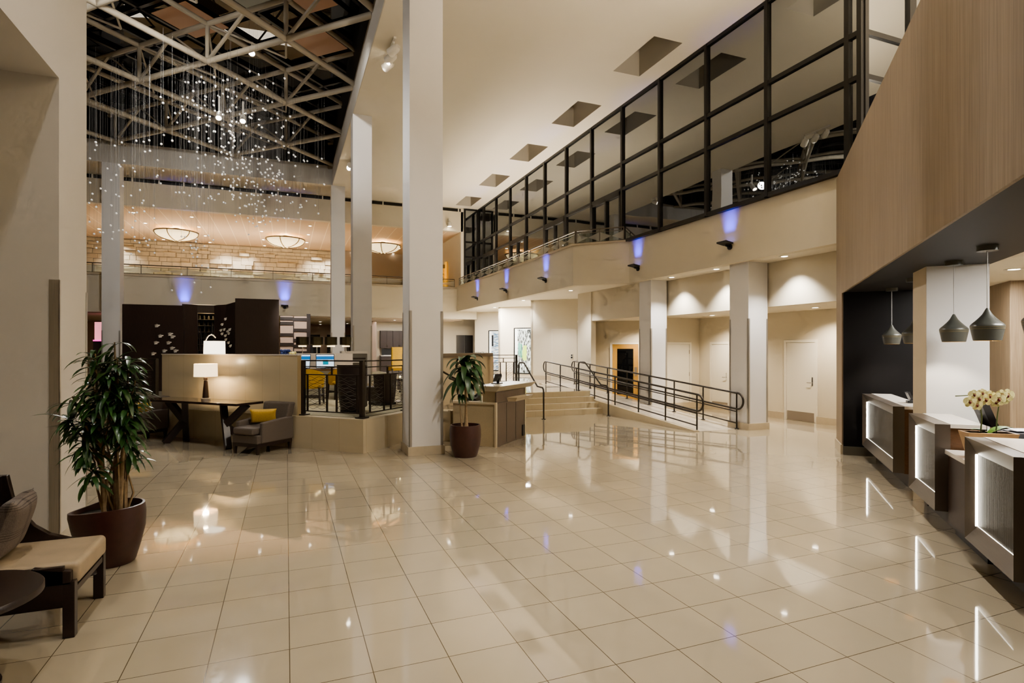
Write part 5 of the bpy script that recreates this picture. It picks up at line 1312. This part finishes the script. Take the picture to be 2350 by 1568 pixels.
# high table with lamps and monitors
ht = thing('communal_table', 'high communal worktable with dark legs behind the railing', 'table', (0.75, 15.6, ZP), -PI / 16)
build('table_top', MB().box(-0.75, -0.42, 0.70, 1.12, 0.42, 0.74), wood_br, ht)
for (x, y) in ((-0.68, -0.36), (0.9, -0.36), (-0.68, 0.30), (0.9, 0.30)): build('leg', MB().box(x, y, 0, x + 0.07, y + 0.07, 0.70), wood_fur, ht)
dv = thing('desk_divider', 'pale lit divider panel standing on the communal worktable', 'divider', (0.72, 15.56, ZP + 0.741), -0.05)
build('panel', MB().box(-0.72, 0.0, 0.0, 0.92, 0.04, 0.40), quartz, dv); build('foot', MB().box(-0.6, -0.05, 0, -0.5, 0.09, 0.01), chrome, dv)
def web_screen():
    m, nt, b = newmat('website_screen')
    tc = nt.nodes.new('ShaderNodeTexCoord'); sp = nt.nodes.new('ShaderNodeSeparateXYZ'); nt.links.new(tc.outputs['Generated'], sp.inputs[0])
    cr_ = nt.nodes.new('ShaderNodeValToRGB'); cr_.color_ramp.interpolation = 'CONSTANT'
    e = cr_.color_ramp.elements; e[0].position = 0; e[0].color = (0.55, 0.66, 0.75, 1); e[1].position = 0.62; e[1].color = (0.01, 0.10, 0.28, 1)
    n = e.new(0.88); n.color = (0.55, 0.62, 0.75, 1)
    nt.links.new(sp.outputs[2], cr_.inputs[0])
    a = math_node(nt, 'MULTIPLY', math_node(nt, 'GREATER_THAN', sp.outputs[0], 0.36), math_node(nt, 'LESS_THAN', sp.outputs[0], 0.68))
    a = math_node(nt, 'MULTIPLY', a, math_node(nt, 'MULTIPLY', math_node(nt, 'GREATER_THAN', sp.outputs[2], 0.22), math_node(nt, 'LESS_THAN', sp.outputs[2], 0.60)))
    mx = nt.nodes.new('ShaderNodeMix'); mx.data_type = 'RGBA'; nt.links.new(a, mx.inputs['Factor']); nt.links.new(cr_.outputs[0], mx.inputs['A']); mx.inputs['B'].default_value = (0.0, 0.16, 0.22, 1)
    nt.links.new(mx.outputs['Result'], b.inputs['Emission Color']); b.inputs['Emission Strength'].default_value = 1.3
    b.inputs['Base Color'].default_value = (0.01, 0.01, 0.01, 1)
    return m
web = web_screen()
monitor((0.93, 15.25, ZP + 0.741), 0.12, 'computer monitor showing a blue and white web page at the middle of the worktable', w=0.46, h=0.36, zc=0.20, screen=web, tilt=0.12, group='worktable monitors')
monitor((0.38, 15.40, ZP + 0.741), -0.55, 'computer monitor with blue and white web page, half hidden by the partition', w=0.46, h=0.36, zc=0.20, screen=web, tilt=0.12, group='worktable monitors')
dl0 = None
for i, (x, l) in enumerate([(0.40, 'leftmost dark drum lamp of the worktable row'), (0.755, 'second dark drum lamp from the left on the worktable'), (1.11, 'third dark drum lamp from the left on the worktable'), (1.49, 'rightmost dark drum lamp of the worktable row')]):
    y = 15.86 - 0.03 * i
    if dl0 is None:
        dl0 = thing('desk_lamp', l, 'desk lamp', (x, y, ZP + 0.741), 0, 'dark drum lamps of the worktable')
        build('base', MB().cyl((0, 0), 0.07, 0, 0.015, 16), chrome, dl0); build('stem', MB().tube([(0, 0, 0.01), (0, 0, 0.57)], 0.009, 8), chrome, dl0, smooth=True)
        build('lamp_shade', MB().lathe([(0.155, 0.62), (0.160, 0.62), (0.160, 0.83), (0.155, 0.83)], 28), shade_dark, dl0, smooth=True)
        build('lit_diffuser', MB().cyl((0, 0), 0.10, 0.57, 0.605, 20), brass_glow, dl0)
    else: dup(dl0, (x, y, ZP + 0.741), 0, l)
    lamp_obj('desk_lamp_bulb', 'POINT', (x, y, ZP + 0.741 + 0.73), 5, LP, shadow_soft_size=0.03)

# yellow bar chairs
def yellow_chair(loc, rz, label):
    t = thing('tub_chair', label, 'chair', loc, rz, 'ochre tub chairs')
    for (x, y) in ((-0.2, -0.2), (0.2, -0.2), (-0.2, 0.2), (0.2, 0.2)):
        build('leg', MB().beam((x * 1.1, y * 1.1, 0), (x, y, 0.40), 0.04, 0.04), wood_fur, t)
    build('stretcher', MB().box(-0.2, -0.215, 0.15, 0.2, -0.195, 0.18).box(-0.2, 0.195, 0.15, 0.2, 0.215, 0.18).box(-0.215, -0.2, 0.19, -0.195, 0.2, 0.22).box(0.195, -0.2, 0.19, 0.215, 0.2, 0.22), wood_fur, t)
    build('seat', MB().box(-0.24, -0.24, 0.38, 0.24, 0.22, 0.46), yellow_up, t, bevel=0.03, seg=3)
    sh = MB(); n = 20; vs = []
    for i in range(n + 1):
        a = math.radians(150 + 240 * i / n)      # wraps the back (-y)
        top = 0.80 - 0.22 * abs(i / n - 0.5) ** 1.5 * 2.8 
        for r, z in ((0.25, 0.36), (0.285, 0.58), (0.29, top), (0.25, top), (0.235, 0.58), (0.22, 0.40)): vs.append((r * math.cos(a), r * math.sin(a), z))
    fs = []
    for i in range(n):
        for j in range(6): fs.append((i * 6 + j, (i + 1) * 6 + j, (i + 1) * 6 + (j + 1) % 6, i * 6 + (j + 1) % 6))
    fs += [(0, 1, 2, 3, 4, 5), tuple(n * 6 + j for j in (5, 4, 3, 2, 1, 0))]
    build('backrest', MB().add(vs, fs), yellow_up, t, smooth=True)
    return t
yellow_chair((0.55, 13.75, ZP), -0.25, 'ochre tub chair directly behind the wire railing')
yellow_chair((1.25, 14.85, ZP), 0.35, 'ochre tub chair mostly hidden by the dark barrel chair')
# dark barrel chair (back to the viewer)
def barrel(loc, rz, label, h=0.94, w=0.29, lean=1.0):
    t = thing('barrel_chair', label, 'chair', loc, rz, 'dark leather lounge seats')
    n = 22; vs = []
    for i in range(n + 1):
        a = math.radians(180 + 180 * i / n)
        for r, z in ((w * 0.80, 0.06), (w * 0.93, 0.35), (w, 0.70), (w * 1.02, h), (w * 0.90, h), (w * 0.86, 0.6), (w * 0.72, 0.40), (w * 0.65, 0.06)): vs.append((r * math.cos(a), r * math.sin(a) * 0.8, z))
    fs = []
    for i in range(n):
        for j in range(8): fs.append((i * 8 + j, (i + 1) * 8 + j, (i + 1) * 8 + (j + 1) % 8, i * 8 + (j + 1) % 8))
    fs += [tuple(range(8)), tuple(n * 8 + j for j in range(7, -1, -1))]
    build('backrest', MB().add(vs, fs), leather_dk, t, smooth=True)
    build('seat', MB().box(-w * 0.85, -0.02, 0.08, w * 0.85, 0.34, 0.42), leather_dk, t, bevel=0.03, seg=3)
    build('plinth', MB().box(-w * 0.7, -0.15, 0, w * 0.7, 0.3, 0.06), black_pl, t)
    return t
barrel((1.22, 11.62, ZP), -0.28, 'tall dark leather barrel chair with its back to the wire railing')
barrel((2.05, 12.9, ZP), 0.5, 'dark leather tub seat beyond the railing corner post', h=0.66, w=0.30)
barrel((3.15, 13.6, ZP), 0.3, 'dark leather tub seat beside the tall column', h=0.66, w=0.32)
# round drink tables
def drink_table(loc, label):
    t = thing('drink_table', label, 'table', loc, 0, 'small round drink tables')
    build('table_top', MB().lathe([(0.001, 0.52), (0.26, 0.52), (0.26, 0.55), (0.001, 0.55)], 28), wood_fur, t, smooth=True)
    build('pedestal', MB().tube([(0, 0, 0.02), (0, 0, 0.52)], 0.025, 10), steel, t, smooth=True); build('base', MB().cyl((0, 0), 0.18, 0, 0.02, 24), steel, t)
def candle(loc, label):
    t = thing('candle_holder', label, 'candle', loc, 0, 'lit candle glasses')
    build('glass_cup', MB().lathe([(0.001, 0), (0.03, 0), (0.034, 0.08), (0.031, 0.08), (0.028, 0.01)], 14), glass_clear('cup_glass'), t, smooth=True)
    build('flame', MB().ball((0, 0, 0.045), (0.018, 0.018, 0.03), 8, 6), emis('candle_flame', (1, 0.7, 0.35, 1), 8), t, smooth=True)
drink_table((2.55, 13.5, ZP), 'round drink table with a candle beyond the railing corner'); candle((2.50, 13.42, ZP + 0.551), 'lit candle glass on the nearer drink table')
drink_table((4.4, 18.6, ZP), 'round drink table farther back beside the ochre chair'); candle((4.35, 18.5, ZP + 0.551), 'lit candle glass on the farther drink table')
# grey tub armchairs farther back
for i, (x, y, l) in enumerate([(3.35, 16.2, 'grey tub armchair behind the railing, left one of the back pair'), (4.05, 16.6, 'grey tub armchair behind the railing, right one of the back pair')]):
    t = barrel((x, y, ZP), 0.4, l, h=0.78, w=0.33)
    for c_ in kids(t):
        if not c_.name.startswith('plinth'):
            c_.data = c_.data.copy(); c_.data.materials[0] = fabric_gr
    t['group'] = 'grey tub armchairs'
t = thing('high_back_chair', 'ochre high back chair far behind, left of the tall column', 'chair', (5.05, 27.6, ZP), 0.2)
build('backrest', MB().box(-0.33, 0, 0.3, 0.33, 0.12, 1.35), yellow_up, t, bevel=0.04); build('seat', MB().box(-0.33, 0.1, 0.2, 0.33, 0.65, 0.45), yellow_up, t, bevel=0.03); build('leg', MB().box(-0.3, 0.02, 0, -0.25, 0.07, 0.3), wood_fur, t); build('leg', MB().box(0.25, 0.02, 0, 0.3, 0.07, 0.3), wood_fur, t); build('leg', MB().box(-0.3, 0.55, 0, -0.25, 0.6, 0.2), wood_fur, t); build('leg', MB().box(0.25, 0.55, 0, 0.3, 0.6, 0.2), wood_fur, t)
# printer stand
t = thing('copier', 'grey copier standing behind the worktable', 'copier', (1.85, 17.2, ZP))
build('body', MB().hexa([(-0.35, -0.3, 0), (0.35, -0.3, 0), (0.35, 0.3, 0), (-0.35, 0.3, 0)], [(-0.35, -0.3, 1.12), (0.35, -0.3, 1.12), (0.35, 0.3, 1.12), (-0.35, 0.3, 1.12)]), mat('copier_grey', lin(0.16, 0.15, 0.13), 0.5), t, bevel=0.02)
build('scanner_lid', MB().box(-0.37, -0.32, 1.12, 0.37, 0.3, 1.19), quartz, t); build('paper_tray', MB().box(-0.1, -0.36, 0.86, 0.16, -0.3, 0.90), quartz, t); build('slot', MB().box(-0.3, -0.303, 0.95, 0.3, -0.3, 1.0), wood_fur, t)
# wall cabinets
for i, x in enumerate((4.98, 5.68, 6.38)):
    t = thing('wall_mounted_cabinet', ['dark wall cabinet in the pantry, leftmost of the row', 'dark wall cabinet in the pantry, middle of the row', 'dark wall cabinet in the pantry, next to the tall column'][i], 'cabinet', (x, 32.65, 1.90), 0, 'pantry wall cabinets')
    build('carcass', MB().box(0, 0.02, 0, 0.69, 0.35, 1.0), wood_dk, t)
    for s_ in (0, 1):
        d_ = build('door', MB().box(0.005 + 0.345 * s_, 0, 0.005, 0.34 + 0.345 * s_, 0.02, 0.995), wood_dk, t)
        build('handle', MB().tube([((0.31 if s_ == 0 else 0.38), -0.02, 0.05), ((0.31 if s_ == 0 else 0.38), -0.02, 0.18)], 0.008, 6), chrome, d_)
t = thing('pantry_counter', 'dark pantry base counter below the wall cabinets', 'counter', (4.98, 32.5, ZP)); build('body', MB().box(0, 0, 0, 3.4, 0.48, 0.85), wood_dk, t); build('counter_top', MB().box(-0.02, -0.03, 0.85, 3.42, 0.48, 0.89), quartz, t)
t = thing('laptop', 'open laptop with dark screen on the pantry counter', 'laptop', (5.35, 32.7, ZP + 0.891)); build('keyboard_deck', MB().box(-0.2, -0.13, 0, 0.2, 0.13, 0.02), quartz, t); build('screen', MB().box(-0.28, 0.13, 0.02, 0.28, 0.15, 0.38), black_pl, t)
# dark back furniture under the far ceiling
for i, (x0, x1, l) in enumerate([(0.3, 1.9, 'dark framed storefront opening far behind the drum lamps'), (2.3, 3.9, 'dark tall cabinet wall far behind, between the two columns')]):
    t = thing('storefront', l, 'storefront', (x0, 36.0, ZP)); build('frame', MB().box(0, 0, 0, 0.1, 0.1, 2.1).box(x1 - x0 - 0.1, 0, 0, x1 - x0, 0.1, 2.1).box(0, 0, 2.0, x1 - x0, 0.1, 2.12), black_al, t); build('pane', MB().box(0.1, 0.04, 0, x1 - x0 - 0.1, 0.06, 2.0), glass_dark('store_glass_%d' % i, 0.0, 0.12), t)
# pink bar glow at far left
t = thing('bar_niche', 'pink lit bar niche seen past the left pier', 'bar niche', (-7.88, 30.2, ZP)); build('back_panel', MB().box(0, 0, 1.6, 1.4, 0.1, 2.45), emis('pink_glow', (1.0, 0.35, 0.40, 1), 0.8), t); build('shelf', MB().box(0, -0.2, 0, 1.4, 0.1, 1.6), wood_dk, t); build('magenta_strip', MB().box(0, -0.22, 1.6, 1.4, -0.18, 1.66), emis('magenta_glow', (0.8, 0.05, 0.4, 1), 2.0), t)
# gallery planter in ochre niche (upper right)
t = thing('gallery_planter', 'leafy plant in a dark planter in the ochre niche of the upper gallery', 'potted plant', (7.85, 31.0, 4.551))
build('planter', MB().box(-0.35, -0.2, 0.55, 0.35, 0.2, 0.75).box(-0.3, -0.18, 0, 0.3, 0.18, 0.55), black_pl, t)
fo = MB(); random.seed(8)
for q in range(150):
    a = random.uniform(0, 2 * PI); leaf_strip(fo, (random.uniform(-0.25, 0.25), random.uniform(-0.1, 0.1), random.uniform(0.75, 1.75)), (math.cos(a), math.sin(a), 0.3), 0.28, 0.05, 2.0, 4)
build('foliage', fo, leaf2_m, t, smooth=True); build('stem', MB().tube([(0, 0, 0.7), (0.02, 0, 1.8)], 0.03, 6), bark_m, t)
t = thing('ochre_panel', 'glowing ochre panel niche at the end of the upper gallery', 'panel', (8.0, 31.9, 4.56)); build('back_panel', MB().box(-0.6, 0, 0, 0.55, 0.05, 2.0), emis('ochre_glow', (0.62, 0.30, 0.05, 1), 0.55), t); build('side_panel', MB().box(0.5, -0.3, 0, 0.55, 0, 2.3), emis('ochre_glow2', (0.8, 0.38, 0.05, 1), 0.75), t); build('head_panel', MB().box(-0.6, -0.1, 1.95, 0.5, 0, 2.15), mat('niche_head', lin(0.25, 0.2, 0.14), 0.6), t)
# small plant and vase details
t = thing('flower_arrangement', 'small blue and cream flower arrangement on the partition ledge side table', 'flowers', (0.02, 12.3, ZP)); build('vase', MB().lathe([(0.05, 0.0), (0.06, 0.9), (0.09, 1.05), (0.07, 1.1)], 14), white_cer, t, smooth=True)
fb = MB(); 
for q in range(16): fb.ball((random.uniform(-0.11, 0.05), random.uniform(-0.06, 0.06), 1.14 + random.uniform(-0.02, 0.08)), 0.03, 6, 5)
build('blue_flower', fb, mat('blue_petals', lin(0.03, 0.06, 0.25), 0.6), t, smooth=True)
fb = MB()
for q in range(8): fb.ball((random.uniform(0.05, 0.15), random.uniform(-0.05, 0.05), 1.13 + random.uniform(-0.02, 0.05)), 0.03, 6, 5)
build('cream_flower', fb, petal_m, t, smooth=True)
lp = thing('ledge_plant', 'small palm visible above the stone wall near the lift doors', 'potted plant', (6.25, 18.6, ZP)); build('pot', MB().lathe([(0.001, 0), (0.14, 0), (0.17, 0.35), (0.15, 0.35)], 18), pot_m, lp, smooth=True); build('stem', MB().tube([(0, 0, 0.3), (0, 0, 1.1)], 0.02, 6), bark_m, lp)
fo = MB()
for q in range(36):
    a = q * 2.4; leaf_strip(fo, (0, 0, 1.05), (math.cos(a), math.sin(a), random.uniform(0.2, 1.4)), random.uniform(0.3, 0.5), 0.035, 1.8, 6)
build('foliage', fo, leaf2_m, lp, smooth=True)

# ================================================================== LIGHTING
wd = bpy.data.worlds.new('night'); bpy.context.scene.world = wd; wd.use_nodes = True
wd.node_tree.nodes['Background'].inputs[0].default_value = (0.02, 0.02, 0.03, 1); wd.node_tree.nodes['Background'].inputs[1].default_value = 0.3
# unseen fill lamps added at ceiling height, apart from the downlights along the wood wall
for (x, y) in [(5.3, -4.0), (3.4, 0.5)]: area((x, y, ZC - 0.03), (x, y, 0), 35, 1.6, 1.6, LN, 100)
for t0 in (3.2, 5.0, 6.8, 8.6, 10.4):
    x, y, _ = D(t0, 0.8); spot((x, y, ZC - 0.03), (x, y, 0), 420, LN, 75, 0.9, 0.10)
for (x, y) in [(4.2, 12.5), (5.2, 18.0), (5.2, 23.5)]: spot((x, y, ZC - 0.03), (x, y, 0), 500, LN, 95, 0.9, 0.35)
for (x, y) in [(-1.0, 1.5), (-0.8, 4.6)]: spot((x, y, ZC - 0.05), (x - 0.3, y, 0), 380, LN, 80, 0.9, 0.15)
# truss key lamps aimed toward the lobby floor, with added fill spots among them
spot((-2.04, 20.35, 9.45), (0.6, 8.0, 0), 1900, LN, 62, 0.8, 0.16); spot((-1.33, 20.35, 9.45), (3.4, 9.0, 0), 1900, LN, 62, 0.8, 0.16)
spot((4.2, 1.5, ZC - 0.05), (0.7, 11.5, 0.4), 1500, LN, 42, 0.9, 0.2)  # unseen fill lamp added in front for partition, armchairs and column foot
spot((-0.95, 18.7, 10.5), (-0.6, 5.0, 0), 260, LN, 60, 0.8, 0.22)
spot((-3.0, 14.0, 9.9), (-3.0, 29.0, 4.3), 1500, LN, 60, 0.9, 0.15); spot((1.0, 13.0, 9.9), (3.5, 29.0, 5.0), 700, LN, 45, 0.9, 0.15); spot((-8.0, 14.0, 9.75), (2.0, 15.0, 9.8), 700, LN, 100, 0.9, 0.2); spot((-3.0, 14.0, 9.75), (-3.0, 27.1, 9.8), 350, LN, 100, 0.9, 0.2)  # unseen spots added to brighten the far fascia and skylight beams
spot((-2.6, 9.0, 9.9), (-1.2, 12.6, 0.8), 500, LN, 40, 0.9, 0.15)  # unseen fill spot added for the partition front
for (x, y) in [(-3.5, 18.5), (-1.0, 15.0)]: spot((x, y, 9.95), (x, y, 0), 450, LN, 90, 0.8, 0.2)
# unseen uplights added on the reception roof and behind the balcony, brightening the ceiling
area((9.2, 1.6, 5.3), (8.0, 3.0, 9.3), 1500, 5.0, 3.0, LW); area((11.2, 5.0, 5.3), (9.5, 8.0, 9.3), 250, 2.0, 1.5, LW)
area((9.1, 22.0, 4.75), (8.0, 22.0, 9.3), 480, 0.5, 11.0, LW)
# soffit lamps
for (x, y, v) in SL: spot((x, y, ZS - 0.08), (x + 0.06, y, 0), 270, LN, 105, 0.8, 0.05)
for (x, y) in [(11.6, 9.8), (11.48, 13.15), (11.0, 16.0)]: spot((x, y, 2.78), (x, y, 0), 230, LW, 140, 0.9, 0.06)
area((8.9, 24.5, ZS - 0.03), (9.4, 24.5, 0), 560, 1.0, 6.0, LN)  # area fill without a fixture, added to brighten the folded wall
# reception office light
spot(D(9.9, 4.6, 2.9), D(9.9, 4.6, 0), 160, LN, 150, 0.9, 0.06)
area(D(6.6, 4.6, 2.92), D(6.6, 4.6, 0), 110, 1.5, 0.6, LN); area(D(10.5, 4.4, 2.92), D(10.5, 4.4, 0), 90, 1.5, 0.6, LN)
# gallery and low far zone
area((-3.0, 33.0, 3.35), (-3.0, 33.0, 0), 110, 6.0, 3.0, LW); area((5.8, 31.2, 3.35), (5.8, 31.2, 0), 60, 2.5, 2.0, LN)
area((-3.0, 33.5, 4.7), (-3.0, 34.5, 8.0), 230, 10.0, 1.0, LW)
spot((0.3, 18.6, 3.7), (0.25, 20.4, 2.2), 130, LN, 70, 0.8, 0.08); spot((1.0, 14.2, 3.6), (1.0, 14.2, 0), 90, LW, 110, 0.8, 0.1)
cy = bpy.context.scene.cycles
cy.max_bounces = 6; cy.diffuse_bounces = 4; cy.glossy_bounces = 4; cy.transmission_bounces = 4; cy.transparent_max_bounces = 8
cy.caustics_reflective = False; cy.caustics_refractive = False; cy.sample_clamp_indirect = 6.0; cy.adaptive_threshold = 0.14; cy.adaptive_min_samples = 12

vs_ = bpy.context.scene.view_settings
vs_.view_transform = 'AgX'
vs_.look = 'AgX - Medium High Contrast'
vs_.exposure = 0.10
vs_.gamma = 1.14
